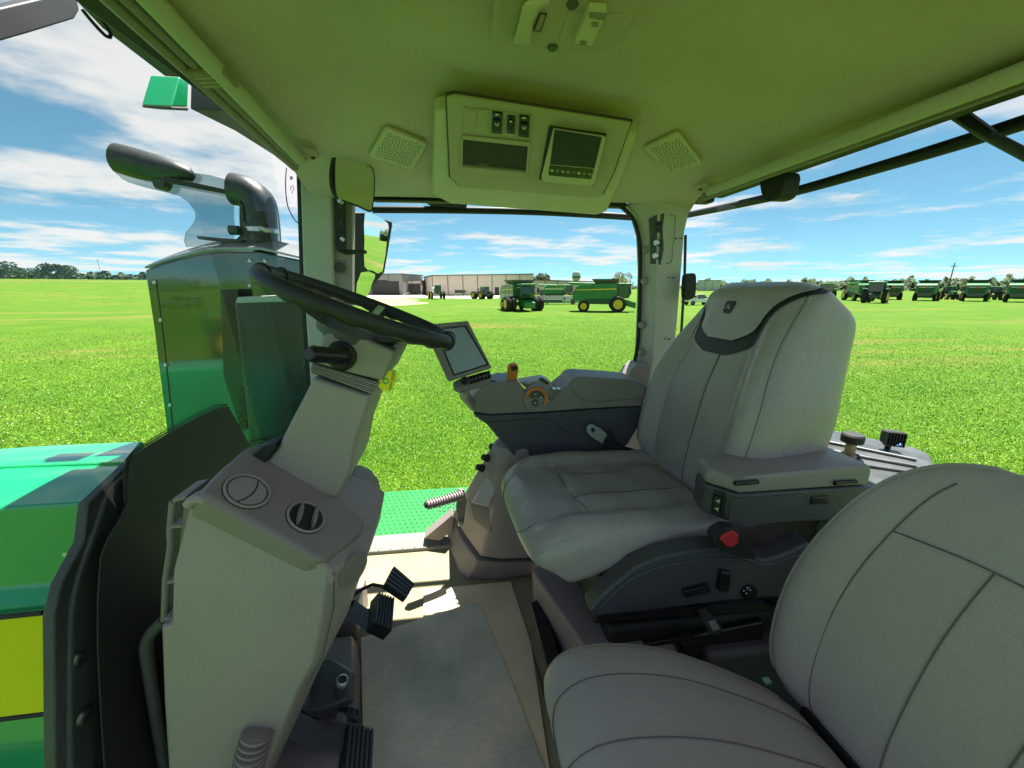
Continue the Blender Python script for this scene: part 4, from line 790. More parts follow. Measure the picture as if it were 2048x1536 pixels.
tube('shell_joint', [P(x, y, 'Y', y0+.0115) for x, y in ((975, 845), (1040, 839), (1088, 836), (1105, 843), (1143, 871))], .0014, BLK, AR, n=5)
pad = yx('arm_pad', [(1139, 768), (1150, 757), (1164, 754), (1230, 758), (1275, 762), (1296, 772), (1290, 796), (1270, 801), (1180, 807), (1165, 802), (1148, 788)], y0-.006, y1+.002, T_PL, AR, bevel=.012, seg=4)
tp = P(1060, 770, 'Y', y0).z
# top deck: gate, lever, screens
dz_ = P(1010, 765, 'Y', y0).z
yx('lever_deck', [(970, 771), (1000, 763), (1037, 763), (1041, 770), (1000, 772)], y0+.004, y1-.004, T_PL, AR, bevel=.002)
for (xa, xb) in ((976, 1002), (1004, 1036)):
    p, q = P(xa, 766, 'Y', y0+.03), P(xb, 764, 'Y', y0+.03); MB().box((p+q)/2+Vector((0, 0, .006)), ((q-p).length, .008, .003)).out('gate_slot', BLK, AR)
lev = yx('speed_lever', [(1015, 765), (1016, 733), (1021, 728), (1034, 728), (1038, 734), (1032, 767)], y0+.025, y0+.055, ORG, AR, bevel=.006, seg=3)
yx('lever_window', [(1022, 733), (1034, 732), (1034, 741), (1023, 742)], y0+.022, y0+.03, BLK, lev, bevel=.002)
yx('rear_deck', [(1040, 766), (1090, 758), (1102, 764), (1108, 776), (1060, 782)], y0+.07, y1-.004, OHC2, AR, bevel=.004)
yx('hydraulic_keys', [(1076, 758), (1086, 756), (1098, 766), (1096, 770)], y0+.06, y0+.072, BLKG, AR, bevel=.002)
MB().lathe([(.012, 0), (.012, .004), (.009, .006), (.001, .006)], P(1055, 765, 'Y', y0+.05), (0, -.35, 1), 16).out('round_button', OHC2, AR)
for k in range(3):
    p = P(1108+9*k, 777, 'Y', y0+.02); MB().box(p, (.012, .03, .004)).out('small_switch', ALU, AR, bevel=.001)
MB().lathe([(.006, 0), (.006, .02), (.001, .02)], P(1124, 770, 'Y', y0+.09), (.4, 0, 1), 10).out('toggle', BLK, AR)
# dial set into the camera side
dc = P(1072, 797, 'Y', y0-.004); dax = Vector((0, -1, .12)).normalized(); da = Vector((1, 0, 0)); db = dax.cross(da).normalized()
if db.z < 0: db = -db
MB().lathe([(.048, -.03), (.048, .002), (.001, .002)], dc, dax, 32).out('dial_well', T_PL, AR)
def arc(r0, r1, t0, t1, h0, h1, n=22):
    secs = []
    for i in range(n+1):
        t = t0+(t1-t0)*i/n; rd = da*math.cos(t)+db*math.sin(t)
        bump = .0012*(i % 2); secs.append([dc+rd*r0+dax*h0, dc+rd*(r1+bump)+dax*h0, dc+rd*(r1+bump)+dax*h1, dc+rd*r0+dax*h1])
    return MB().loft(secs)
dial = arc(.032, .043, R(-40), R(165), .002, .010, 40).out('orange_dial', ORG, AR, smooth=30)
MB().box(dc+da*.043*math.cos(R(15))+db*.043*math.sin(R(15))+dax*.006, (.012, .010, .014)).out('dial_tab', ORG, dial, bevel=.003)
for t0, t1 in ((R(100), R(165)), (R(10), R(95)),): arc(.006, .029, t0, t1, .002, .006, 10).out('dial_button', BLKG, AR, smooth=30)
MB().lathe([(.0125, .002), (.0125, .007), (.001, .007)], dc-db*.016-da*.004, dax, 20).out('dial_button', BLKG, AR)
for u_, w_ in ((-.004, .017), (.017, .004), (-.004, -.016)):
    MB().box(dc+da*u_+db*w_+dax*.0075, (.007, .0006, .004)).out('white_symbol', WHT, AR)
MB().lathe([(.002, 0), (.002, .003)], P(1098, 801, 'Y', y0-.003), (0, -1, 0), 8).out('indicator', WHT, AR)
# ---------------- monitor
mn = Vector((.30, -.86, .42)).normalized(); mc2 = P(925, 700, 'Y', 1.17)
def MO(x, y, h=0): return PP(x, y, mc2+mn*h, mn)
MO_T = thing('display_monitor', 'grey framed touch display monitor on a stalk in front of the armrest console', 'monitor', P(930, 790, 'Y', 1.3))
mq = [(862, 648), (936, 642), (984, 735), (903, 760)]
mq = [(849, 649), (936, 641), (984, 735), (900, 762)]
bz = prism('bezel', [MO(x, y) for x, y in mq], -mn*.012, T_PL, MO_T, bevel=.003)
cbk = [MO(x, y, -.012) for x, y in mq]; ccx = sum(cbk, Vector())/4
MB().loft([[ccx+(v-ccx)*.99 for v in cbk], [ccx+(v-ccx)*.99-mn*.022 for v in cbk], [ccx+(v-ccx)*.82-mn*.05 for v in cbk]]).out('back_shell', G_PL, MO_T, bevel=.005)
prism('screen_frame', [MO(x, y, .0004) for x, y in [(868, 658), (932, 651), (978, 730), (907, 752)]], mn*.0008, BLK, MO_T, bevel=0)
prism('screen', [MO(x, y, .0014) for x, y in [(872, 660), (929, 654), (973, 728), (909, 748)]], mn*.0004, SCRP, MO_T, bevel=0)
text('lettering', 'JOHN DEERE', .0095, MO(897, 650, .0004), MO(915, 648)-MO(880, 652), MO(890, 645)-MO(893, 655), ALU, MO_T)
kn2 = Vector((.12, -.7, .70)).normalized(); kc2 = P(950, 758, 'Y', 1.17)
def KY(x, y, h=0): return PP(x, y, kc2+kn2*h, kn2)
kpd = prism('keypad', [KY(x, y) for x, y in [(906, 764), (918, 757), (972, 741), (984, 748), (982, 760), (970, 768), (920, 781), (909, 776)]], -kn2*.02, T_PL, MO_T, bevel=.004)
for r_ in range(2):
    for k in range(6):
        x = 941+k*7.2+r_*1.5; y = 757-k*2.2+r_*8.5
        prism('key', [KY(x-3, y-2.6, .0005), KY(x+3, y-4.2, .0005), KY(x+3.2, y+1.8, .0005), KY(x-2.8, y+3.4, .0005)], kn2*.004, BLKG, kpd, bevel=.001)
MB().lathe([(.011, 0), (.012, .004), (.0105, .018), (.001, .018)], KY(930, 763), kn2+Vector((-.2, -.4, 0)), 16).out('rotary_knob', BLK, kpd, smooth=40)
tube('stalk', [KY(930, 778, -.012), P(930, 792, 'Y', 1.27), P(948, 812, 'Y', 1.40)], [.017, .018, .02], T_PL, MO_T)
# ---------------- side console between seat and right sill
SC = thing('side_console', 'tapering grey side console with pocket and black knobs beside the driver seat', 'side console', P(980, 1150, 'Z', 0))
bs = PS([(890, 1072), (918, 1147), (936, 1159), (993, 1161), (1075, 1148), (1120, 1120), (1120, 1060), (960, 1040)], 'Z', .0)
rg = PS([(902, 1034), (925, 1080), (955, 1121), (1000, 1126), (1075, 1124), (1120, 1100), (1120, 1020), (960, 1000)], 'Z', .1)
MB().loft([bs, rg]).out('skirt', T_PL, SC, bevel=.006)
md = PS([(904, 1030), (930, 1072), (960, 1114), (1000, 1120), (1075, 1118), (1110, 1095), (1110, 1010), (960, 990)], 'Z', .105)
u1 = [P(*q, 'Z', .36) for q in [(930, 985), (945, 1000), (985, 1020), (1010, 1024), (1060, 1020), (1090, 1010), (1090, 950), (965, 940)]]
u2 = [P(*q, 'Z', .62) for q in [(986, 886), (992, 890), (1005, 894), (1015, 896), (1050, 896), (1080, 890), (1080, 860), (1005, 862)]]
MB().loft([md, u1, u2]).out('tower', G_PL, SC, bevel=.012, seg=3)
pkt = MB().loft([[P(x, y, 'Y', Y) for x, y, Y in q] for q in ([(940, 1008, 1.42), (1002, 905, 1.42), (1016, 935, 1.40), (978, 1020, 1.37)], [(946, 1040, 1.42), (1004, 930, 1.42), (1022, 962, 1.40), (983, 1068, 1.37)])]).out('pocket', T_PL, SC, bevel=.006, seg=3)
prism('pocket_rim', [P(x, y, 'Y', Y-.012) for x, y, Y in [(944, 1006, 1.42), (1000, 912, 1.42), (1010, 936, 1.40), (977, 1014, 1.37)]], (0, -.004, .006), OHC2, pkt, bevel=.002)
for x, y, Y in ((957, 934, 1.40), (968, 914, 1.42), (983, 893, 1.44)):
    kb_ = MB().lathe([(.016, 0), (.016, .012), (.012, .016), (.013, .028), (.001, .029)], P(x+9, y+3, 'Y', Y), (-.8, -.35, .45), 14).out('knob', BLK, SC, smooth=40)
# ================================================================ the tractor outside the glass
HD = thing('tractor_hood', 'glossy green tractor hood with yellow side stripe in front of the windscreen', 'tractor hood', (-1.6, 1.1, -.4))
hp_ = [P(108, 1620, 'Y', .83), P(104, 1226, 'Y', .84), P(118, 1206, 'Y', .845), P(120, 1165, 'Y', .872), P(140, 1130, 'Y', .874), P(166, 1080, 'Y', .876), P(175, 1006, 'Y', .882), P(215, 960, 'Z', .762), P(250, 925, 'Z', .770), P(270, 900, 'Z', .762), P(285, 882, 'Z', .750)]
hp_.append(Vector((hp_[-1].x, 1.36, .40))); hp_.append(Vector((hp_[-1].x, 1.36, -.3)))
fr2 = [Vector((-3.4, v.y, v.z-.06)) for v in hp_]
mid2 = [Vector((min(v.x-.25, -1.15), v.y, v.z)) for v in hp_]
MB().loft([hp_, mid2, fr2]).out('hood_shell', GRN, HD, smooth=25, bevel=.008, seg=3)
tube('top_crease', [P(0, 935, 'Z', .770), P(250, 925, 'Z', .772)], .004, GRN, HD, n=6)
sa, sb = P(86, 1231, 'Y', .828), P(90, 1424, 'Y', .828)
ys = prism('yellow_stripe', [Vector((-3.3, .828, sa.z-.05)), sa, sb, Vector((-3.3, .828, sb.z-.03))], (0, .012, 0), YEL, HD, bevel=.002)
for z0_, z1_ in ((sa.z+.006, sa.z-.044), (sb.z-.006, sb.z-.036)): MB().tube([Vector((sa.x, .829, z0_)), Vector((-3.3, .829, z1_))], .005, 6).out('stripe_edge', BLK, ys)
for q in ([(86, 1228), (90, 1230), (94, 1428), (90, 1428)],): prism('stripe_edge', PS(q, 'Y', .8265), (0, .01, 0), BLK, ys, bevel=0)
MB().lathe([(.006, 0), (.006, .004), (.001, .005)], P(134, 1108, 'Y', .868), (0, -1, 0), 10).out('hood_latch', ALU, HD)
CW = thing('firewall_panel', 'dark grey firewall panel between the hood and the windscreen', 'panel', (-.8, 1.0, .1))
prism('panel', PS([(262, 925), (176, 1006), (168, 1082), (124, 1165), (108, 1230), (112, 1640), (420, 1640), (420, 930)], 'X', -.735), (-.02, 0, 0), mat('dark_grey_metal', (.06, .065, .065), .45, var=.2, vscale=8), CW, bevel=.004)
tube('panel_lip', [P(x, y, 'X', -.733) for x, y in smoothpx([(255, 945), (215, 990), (190, 1060), (150, 1180), (140, 1300), (140, 1600)], 4, False)], .006, D_PL, CW)
for x, y in ((153, 1318), (164, 1432)): MB().lathe([(.014, 0), (.014, .006), (.009, .008), (.009, .014), (.001, .014)], P(x, y, 'X', -.733), (1, -.2, 0), 12).out('bolt', STEEL, CW)
# perforated green step platform
PF = thing('step_platform', 'bright green dimpled steel platform outside the right door sill', 'platform', (-.2, 2.0, -.12))
box('deck', (-1.5, 1.755, -.11), (.40, 2.36, -.085), GRNP, PF, bevel=.004)
dm = MB()
for i in range(44):
    for j in range(15):
        x = -1.0+i*.031+(.0155 if j % 2 else 0); y = 1.79+j*.038
        dm.poly([(x+.005*math.cos(a), y+.005*math.sin(a), -.0846) for a in (0, 1.257, 2.513, 3.77, 5.03)]+[(x, y, -.079)], [(0, 1, 5), (1, 2, 5), (2, 3, 5), (3, 4, 5), (4, 0, 5)])
o = dm.out('tread_dimples', GRNP, PF, smooth=0); o['kind'] = 'stuff'
box('side_plate', (.0, 1.76, -.085), (.40, 1.80, .05), GRNP, PF)
for k in range(5):
    for j in range(3): MB().box(P(880+9*k, 1008+7*j, 'Z', -.084), (.016, .008, .004)).out('drain_slot', D_PL, PF)
# exhaust aftertreatment cover
EX = thing('exhaust_cover', 'tall glossy black exhaust cover beyond the windscreen, mirroring the field', 'exhaust cover', (-1.0, 1.9, -1))
ye = 1.86
MB().loft([PS([(289, 540), (330, 526), (395, 510), (440, 503), (520, 503), (600, 520), (650, 530), (660, 900), (655, 1000), (345, 1000), (336, 890), (325, 800), (306, 650)], 'Y', ye), [v+Vector((0.0, .35, 0)) for v in PS([(289, 540), (330, 526), (395, 510), (440, 503), (520, 503), (600, 520), (650, 530), (660, 900), (655, 1000), (345, 1000), (336, 890), (325, 800), (306, 650)], 'Y', ye)]]).out('cover_panel', PCH, EX, bevel=.008, seg=3)
MB().loft([PS([(288, 537), (330, 522), (395, 506), (440, 500), (520, 500), (600, 517), (650, 527), (650, 524), (600, 513), (520, 494), (440, 494), (395, 500), (330, 518), (289, 533)], 'Y', ye-.004), [v+Vector((0, .12, .045 if i > 6 else .0)) for i, v in enumerate(PS([(288, 537), (330, 522), (395, 506), (440, 500), (520, 500), (600, 517), (650, 527), (650, 524), (600, 513), (520, 494), (440, 494), (395, 500), (330, 518), (289, 533)], 'Y', ye-.004))]]).out('cover_cap', mat('pale_grey_cap', (.30, .31, .31), .25, metal=.4, var=.1), EX, bevel=.003)
for x, y in ((310, 565), (322, 640), (332, 730), (341, 810), (500, 522), (530, 522), (500, 572)): MB().lathe([(.009, 0), (.009, .004), (.006, .007), (.001, .007)], P(x, y, 'Y', ye), (0, -1, 0), 10).out('bolt', STEEL, EX)
tube('panel_joint', [P(x, y, 'Y', ye-.001) for x, y in ((312, 560), (330, 700), (348, 880))], .0025, BLK, EX, n=5)
MBx = MB().loft([PS([(440, 580), (476, 578), (478, 615), (494, 860), (478, 850), (447, 752)], 'Y', 1.80), PS([(440, 580), (476, 578), (478, 615), (494, 860), (478, 850), (447, 752)], 'Y', 1.855)]).out('reflected_cab_side', BLKG, EX, bevel=.004)  # this and the next two shapes stand in for the cab's reflection
fx = MB().loft([PS([(470, 606), (478, 596), (600, 592), (640, 600), (650, 890), (500, 890)], 'Y', 1.76), PS([(470, 606), (478, 596), (600, 592), (640, 600), (650, 890), (500, 890)], 'Y', 1.855)]).out('reflected_cab_face', mat('dark_green_grey_cover', (.035, .045, .042), .25, var=.1), EX, bevel=.01, seg=3)
prism('reflected_cab_top', PS([(470, 606), (474, 594), (600, 588), (640, 594), (640, 602), (480, 606)], 'Y', 1.755), (0, .1, 0), mat('pale_grey_plastic', (.45, .46, .45), .5), EX, bevel=.004)
for k in range(4): yx('hose_clip', [(476, 775+24*k), (492, 772+24*k), (495, 787+24*k), (478, 790+24*k)], 1.765, 1.80, BLK, EX, bevel=.003)
tube('orange_cable', [P(x, y, 'Y', 1.78) for x, y in ((490, 765), (496, 800), (503, 870))], .008, ORG, EX)
yx('base_ledge', [(495, 884), (660, 866), (660, 900), (500, 906)], 1.74, 1.86, BLKG, EX, bevel=.004)
# exhaust stack
XS = thing('exhaust_stack', 'dark perforated exhaust stack with curved elbow, long outlet tube and sheet metal deflector, its sky reflection built as clear tint', 'exhaust stack', (-.9, 1.98, 1.37))
yz = 1.98
tube('elbow_pipe', [P(x, y, 'Y', yz) for x, y in smoothpx([(521, 505), (522, 470), (520, 425), (510, 398), (490, 384), (466, 378)], 5, False)], .066, DST, XS, n=20)
tube('rear_pipe', [P(x, y, 'Y', yz+.09) for x, y in smoothpx([(546, 505), (543, 450), (535, 405), (515, 382), (490, 372)], 5, False)], .036, DST, XS, n=14)
prism('heat_shield', [P(x, y, 'Y', yz-.02) for x, y in smoothpx([(522, 390), (532, 410), (537, 445), (541, 497), (533, 497), (529, 450), (525, 412)], 3)], (0, .1, 0), ALU, XS, bevel=.002)
cp_ = P(522, 462, 'Y', yz); MB().lathe([(.069, -.012), (.073, -.008), (.073, .008), (.069, .012)], cp_, (0.03, 0, 1), 24).out('clamp_band', STEEL, XS)
tube('clamp_bolt', PS([(460, 460), (478, 461)], 'Y', yz-.07), .02, DST, XS)
tube('clamp_bolt', PS([(520, 455), (534, 462)], 'Y', yz-.08), .009, STEEL, XS)
prism('bracket', PS([(478, 400), (486, 410), (488, 440), (500, 455), (494, 480), (470, 487), (395, 478), (392, 471), (440, 476), (472, 478), (480, 470), (478, 440)], 'Y', yz-.06), (0, .02, 0), DST, XS, bevel=.003)
prism('support_bar', PS([(328, 352), (468, 382), (468, 390), (328, 363)], 'Y', yz-.04), (0, .03, 0), BLK, XS, bevel=.002)
tube('outlet_tube', [P(x, y, 'Y', yz) for x, y in ((228, 315), (236, 317), (270, 326), (320, 339), (352, 345), (380, 350), (388, 352))], [.03, .058, .060, .056, .046, .028, .012], DST, XS, n=18)
prism('outlet_hook', PS(smoothpx([(298, 345), (328, 345), (328, 370), (320, 378), (308, 375), (302, 360)], 3), 'Y', yz-.03), (0, .05, 0), DST, XS, bevel=.006)
prism('sheet_metal_deflector', PS(smoothpx([(226, 331), (236, 350), (258, 365), (310, 380), (361, 393), (385, 415), (391, 432), (386, 448), (371, 466), (372, 494), (415, 488), (466, 478), (467, 430), (467, 389), (466, 366), (423, 351), (389, 346), (329, 330)], 2), 'Y', yz+.02), (0, .006, 0), SKYM, XS, bevel=0, smooth=0)  # sheet metal plate; see-through tint replaces its sky reflection
# rear fuel tank with cap, work lamp
FT = thing('rear_tank', 'black moulded rear tank with ribbed top outside the rear window', 'tank', P(1760, 925, 'Z', .4))
tkz = .70
tk = [(1640, 868), (1700, 880), (1830, 908), (1862, 922), (1872, 945), (1860, 1000), (1640, 1000)]
TKM = mat('weathered_black_plastic', (.07, .075, .08), .35, var=.3, vscale=12)
tb_ = PS(tk, 'Z', tkz-.03)
MB().loft([[Vector((v.x, v.y, -1.0)) for v in tb_], tb_, [v+Vector((-.01, 0, .03)) for v in PS(tk, 'Z', tkz-.03)]]).out('tank_body', TKM, FT, bevel=.02, seg=3)
for k in range(3): tube('top_rib', [P(1640, 882+16*k, 'Z', tkz+.002), P(1730, 900+16*k, 'Z', tkz+.002), P(1832, 921+13*k, 'Z', tkz+.002)], .008, TKM, FT)
nb = P(1697, 912, 'Z', tkz)
MB().lathe([(.024, -.01), (.020, .006), (.014, .008), (.014, .05)], nb, (0, 0, 1), 18).out('filler_neck', mat('aged_brass', (.35, .27, .16), .4, metal=.6, var=.3, vscale=40), FT)
MB().lathe([(.020, .045), (.029, .048), (.030, .070), (.026, .075), (.001, .076)], nb, (0, 0, 1), 22).out('filler_cap', BLK, FT, smooth=40)
WL = thing('work_lamp', 'black finned work lamp on the rear tank', 'lamp', P(1778, 893, 'Z', tkz))
wl = P(1783, 874, 'Z', tkz+.045); wr = Matrix.Rotation(R(-28), 3, 'Z')
MB().box(wl, (.052, .03, .045), wr).out('lamp_body', BLK, WL, bevel=.008)
for k in range(7): MB().box(wl+wr @ Vector((-.0225+.0075*k, -.020, .0)), (.003, .02, .046), wr).out('cooling_fin', BLK, WL)
tube('lamp_foot', [wl+Vector((-.01, 0, -.02)), P(1776, 893, 'Z', tkz)], .008, BLK, WL)
tube('blue_connector', [wl+Vector((-.012, -.032, -.018)), wl+Vector((.0, -.032, -.012))], .004, mat('blue_plastic', (.05, .25, .6), .5), WL)
# ================================================================ land
def gz(x, y):
    d = math.hypot(x, y)
    if d < 60: return GZ
    az = math.degrees(math.atan2(x, y)); k = sstep(-18, -34, az) if az > -150 else sstep(-178, -165, -az)
    return GZ+8.5*sstep(120, 460, d)*k
def ground_mat():
    m = bpy.data.materials.new('grass_field'); m.use_nodes = True; t = m.node_tree; b = t.nodes['Principled BSDF']; b.inputs['Roughness'].default_value = .9; b.inputs['Specular IOR Level'].default_value = .15
    c = t.nodes.new('ShaderNodeTexCoord')
    def noise(sc, det, st=(1, 1, 1), rot=0):
        mp = t.nodes.new('ShaderNodeMapping'); mp.inputs['Scale'].default_value = st; mp.inputs['Rotation'].default_value = (0, 0, rot); t.links.new(c.outputs['Object'], mp.inputs[0])
        n = t.nodes.new('ShaderNodeTexNoise'); n.inputs['Scale'].default_value = sc; n.inputs['Detail'].default_value = det; n.inputs['Roughness'].default_value = .62; t.links.new(mp.outputs[0], n.inputs['Vector']); return n.outputs[0]
    def ramp(s, stops):
        r = t.nodes.new('ShaderNodeValToRGB'); e = r.color_ramp.elements
        while len(e) < len(stops): e.new(.5)
        for q, (p, cc) in zip(e, stops): q.position = p; q.color = (*cc, 1)
        t.links.new(s, r.inputs[0]); return r.outputs[0]
    def mix(f, a, bb, mode='MIX'):
        n = t.nodes.new('ShaderNodeMix'); n.data_type = 'RGBA'; n.blend_type = mode
        if isinstance(f, float): n.inputs[0].default_value = f
        else: t.links.new(f, n.inputs[0])
        t.links.new(a, n.inputs[6]); t.links.new(bb, n.inputs[7]); return n.outputs[2]
    fine = ramp(noise(7, 10), [(.28, (.048, .108, .005)), (.5, (.068, .150, .007)), (.72, (.110, .192, .012))])
    patch = ramp(noise(.33, 5), [(.3, (.75, .85, .8)), (.55, (1, 1, 1)), (.75, (1.35, 1.12, 1.2))])
    a = mix(1.0, fine, patch, 'MULTIPLY')
    straw = ramp(noise(.5, 6), [(.4, (.15, .13, .03)), (.6, (.21, .17, .05))])
    f = ramp(noise(.11, 6, (.32, 1.5, 1), R(-12)), [(.53, (0, 0, 0)), (.66, (.75, .75, .75))])
    ln_ = t.nodes.new('ShaderNodeVectorMath'); ln_.operation = 'LENGTH'; t.links.new(c.outputs['Object'], ln_.inputs[0])
    dm_ = t.nodes.new('ShaderNodeMapRange'); dm_.inputs[1].default_value = 14; dm_.inputs[2].default_value = 24; t.links.new(ln_.outputs['Value'], dm_.inputs[0])
    fm = t.nodes.new('ShaderNodeMath'); fm.operation = 'MULTIPLY'; t.links.new(f, fm.inputs[0]); t.links.new(dm_.outputs[0], fm.inputs[1])
    col = mix(fm.outputs[0], a, straw)
    t.links.new(col, b.inputs['Base Color'])
    bp = t.nodes.new('ShaderNodeBump'); bp.inputs['Strength'].default_value = .9; bp.inputs['Distance'].default_value = .12; t.links.new(noise(9, 8), bp.inputs['Height']); t.links.new(bp.outputs[0], b.inputs['Normal'])
    return m
GRASS = ground_mat()
rad = [0, 2, 4, 7, 12, 20, 35, 60, 90, 120, 160, 200, 250, 300, 350, 400, 450, 500, 650, 900, 1400, 2200, 3500, 6000]; na = 180
gv = [(0, 0, GZ)]; gf = []
for r in rad[1:]:
    for k in range(na):
        a = 2*math.pi*k/na; x, y = r*math.sin(a), r*math.cos(a); gv.append((x, y, gz(x, y)))
for k in range(na): gf.append((0, 1+k, 1+(k+1) % na))
for i in range(len(rad)-2):
    for k in range(na): a0 = 1+i*na; j = (k+1) % na; gf.append((a0+k, a0+na+k, a0+na+j, a0+j))
g = add('ground', gv, gf, GRASS, None, smooth=60); g['kind'] = 'structure'
def sheet(name, pts, m, dz=.03):
    o = add(name, [(p.x, p.y, GZ+dz) for p in pts], [tuple(range(len(pts)))], m, None, smooth=0, recalc=False)
    if o.data.polygons[0].normal.z < 0: o.data.flip_normals()
    o['kind'] = 'structure'; return o
GRAV = mat('pale_gravel', (.50, .46, .40), .9, var=.12, vscale=.4)
sheet('gravel_yard', PS([(560, 597), (735, 597), (862, 596), (960, 598), (1040, 594), (1040, 585), (560, 585)], 'Z', GZ), GRAV)
sheet('bare_soil', PS(smoothpx([(735, 600), (790, 597), (838, 600), (826, 603), (858, 606), (826, 610), (770, 612), (738, 608)], 4), 'Z', GZ), mat('bare_soil', (.36, .26, .13), .9, var=.3, vscale=.5), .02)
fs_ = []; SOILF = mat('harvested_field', (.34, .25, .11), .9, var=.15, vscale=.05)
vv = []
for i in range(50):
    az = R(-70+44*i/49)
    for r in (330, 470): x, y = r*math.sin(az), r*math.cos(az); vv.append((x, y, gz(x, y)+.12))
o = add('harvested_field', vv, [(2*i, 2*i+1, 2*i+3, 2*i+2) for i in range(49)], SOILF, None); o['kind'] = 'structure'
# ---------------- short grass near the tractor
def scatter_grass():
    # blades in the sector the cab looks out on, denser near the tractor
    n = 900000; u = rng.random(n); r = 2.6*np.exp(u**.92*np.log(48/2.6)); az = np.radians(-62+128*rng.random(n)+4)
    x = r*np.sin(az); y = r*np.cos(az); keep = (rng.random(n) < np.clip((50-r)/34, 0, 1)) & ~((x > -1.7) & (x < 1.7) & (y < 2.42)) & ~((x < .2) & (x > -3.5) & (y < 1.5))
    x, y, r = x[keep], y[keep], r[keep]; n = len(x)
    w = .0026*(1+r*.16)*(.7+.6*rng.random(n)); h = .018+.032*rng.random(n); a = rng.random(n)*2*np.pi; ln = .3+1.5*rng.random(n)
    la = rng.random(n)*2*np.pi
    v = np.empty((n, 3, 3)); v[:, 0] = np.stack([x-np.cos(a)*w, y-np.sin(a)*w, np.full(n, GZ)], 1); v[:, 1] = np.stack([x+np.cos(a)*w, y+np.sin(a)*w, np.full(n, GZ)], 1)
    v[:, 2] = np.stack([x+np.cos(la)*h*ln, y+np.sin(la)*h*ln, GZ+h], 1)
    me = bpy.data.meshes.new('grass'); me.vertices.add(3*n); me.vertices.foreach_set('co', v.reshape(-1)); me.loops.add(3*n); me.loops.foreach_set('vertex_index', np.arange(3*n, dtype=np.int32))
    me.polygons.add(n); me.polygons.foreach_set('loop_start', np.arange(0, 3*n, 3, dtype=np.int32)); me.update(calc_edges=True); me.validate()
    at = me.attributes.new('tone', 'FLOAT', 'FACE'); at.data.foreach_set('value', rng.random(n).astype(np.float32))
    m = bpy.data.materials.new('grass_blades'); m.use_nodes = True; t = m.node_tree; b = t.nodes['Principled BSDF']; b.inputs['Roughness'].default_value = .7; b.inputs['Specular IOR Level'].default_value = .25
    ai = t.nodes.new('ShaderNodeAttribute'); ai.attribute_name = 'tone'; rp_ = t.nodes.new('ShaderNodeValToRGB'); e = rp_.color_ramp.elements
    e[0].position = 0; e[0].color = (.082, .235, .010, 1); e[1].position = 1; e[1].color = (.36, .42, .09, 1); q = e.new(.5); q.color = (.128, .325, .014, 1); q = e.new(.85); q.color = (.20, .37, .02, 1)
    t.links.new(ai.outputs['Fac'], rp_.inputs[0])
    c = t.nodes.new('ShaderNodeTexCoord'); nn = t.nodes.new('ShaderNodeTexNoise'); nn.inputs['Scale'].default_value = .6; nn.inputs['Detail'].default_value = 4; t.links.new(c.outputs['Object'], nn.inputs['Vector'])
    r2 = t.nodes.new('ShaderNodeValToRGB'); r2.color_ramp.elements[0].position = .3; r2.color_ramp.elements[0].color = (.55, .74, .6, 1); r2.color_ramp.elements[1].position = .7; r2.color_ramp.elements[1].color = (1.35, 1.16, 1.1, 1); t.links.new(nn.outputs[0], r2.inputs[0])
    mx = t.nodes.new('ShaderNodeMix'); mx.data_type = 'RGBA'; mx.blend_type = 'MULTIPLY'; mx.inputs[0].default_value = 1; t.links.new(rp_.outputs[0], mx.inputs[6]); t.links.new(r2.outputs[0], mx.inputs[7])
    mp = t.nodes.new('ShaderNodeMapping'); mp.inputs['Scale'].default_value = (.32, 1.5, 1); mp.inputs['Rotation'].default_value = (0, 0, R(-12)); t.links.new(c.outputs['Object'], mp.inputs[0])
    ns = t.nodes.new('ShaderNodeTexNoise'); ns.inputs['Scale'].default_value = .11; ns.inputs['Detail'].default_value = 6; ns.inputs['Roughness'].default_value = .62; t.links.new(mp.outputs[0], ns.inputs['Vector'])
    rs = t.nodes.new('ShaderNodeValToRGB'); rs.color_ramp.elements[0].position = .53; rs.color_ramp.elements[1].position = .68; rs.color_ramp.elements[1].color = (.55, .55, .55, 1); t.links.new(ns.outputs[0], rs.inputs[0])
    m2 = t.nodes.new('ShaderNodeMix'); m2.data_type = 'RGBA'; ln_ = t.nodes.new('ShaderNodeVectorMath'); ln_.operation = 'LENGTH'; t.links.new(c.outputs['Object'], ln_.inputs[0])
    dm_ = t.nodes.new('ShaderNodeMapRange'); dm_.inputs[1].default_value = 14; dm_.inputs[2].default_value = 24; t.links.new(ln_.outputs['Value'], dm_.inputs[0])
    fm = t.nodes.new('ShaderNodeMath'); fm.operation = 'MULTIPLY'; t.links.new(rs.outputs[0], fm.inputs[0]); t.links.new(dm_.outputs[0], fm.inputs[1]); t.links.new(fm.outputs[0], m2.inputs[0]); t.links.new(mx.outputs[2], m2.inputs[6]); m2.inputs[7].default_value = (.36, .30, .10, 1); t.links.new(m2.outputs[2], b.inputs['Base Color'])
    me.materials.append(m); o = bpy.data.objects.new('grass', me); COL.objects.link(o); o['kind'] = 'stuff'; o['label'] = 'short bright green grass around the tractor'; o['category'] = 'grass'
    # clover heads
    k = 2500; u = rng.random(k); r = 3*np.exp(u*np.log(22/3)); az = np.radians(-55+118*rng.random(k)); mb = MB()
    for rr, aa in zip(r, az):
        x, y = rr*math.sin(aa), rr*math.cos(aa)
        if (-1.7 < x < 1.7 and y < 2.42) or (x < .2 and y < 1.6): continue
        s = .006+.004*random.random()+.0006*rr; z = GZ+.05+.03*random.random(); mb.poly([(x-s, y, z), (x, y-s, z), (x+s, y, z), (x, y+s, z), (x, y, z+s)], [(0, 1, 4), (1, 2, 4), (2, 3, 4), (3, 0, 4)])
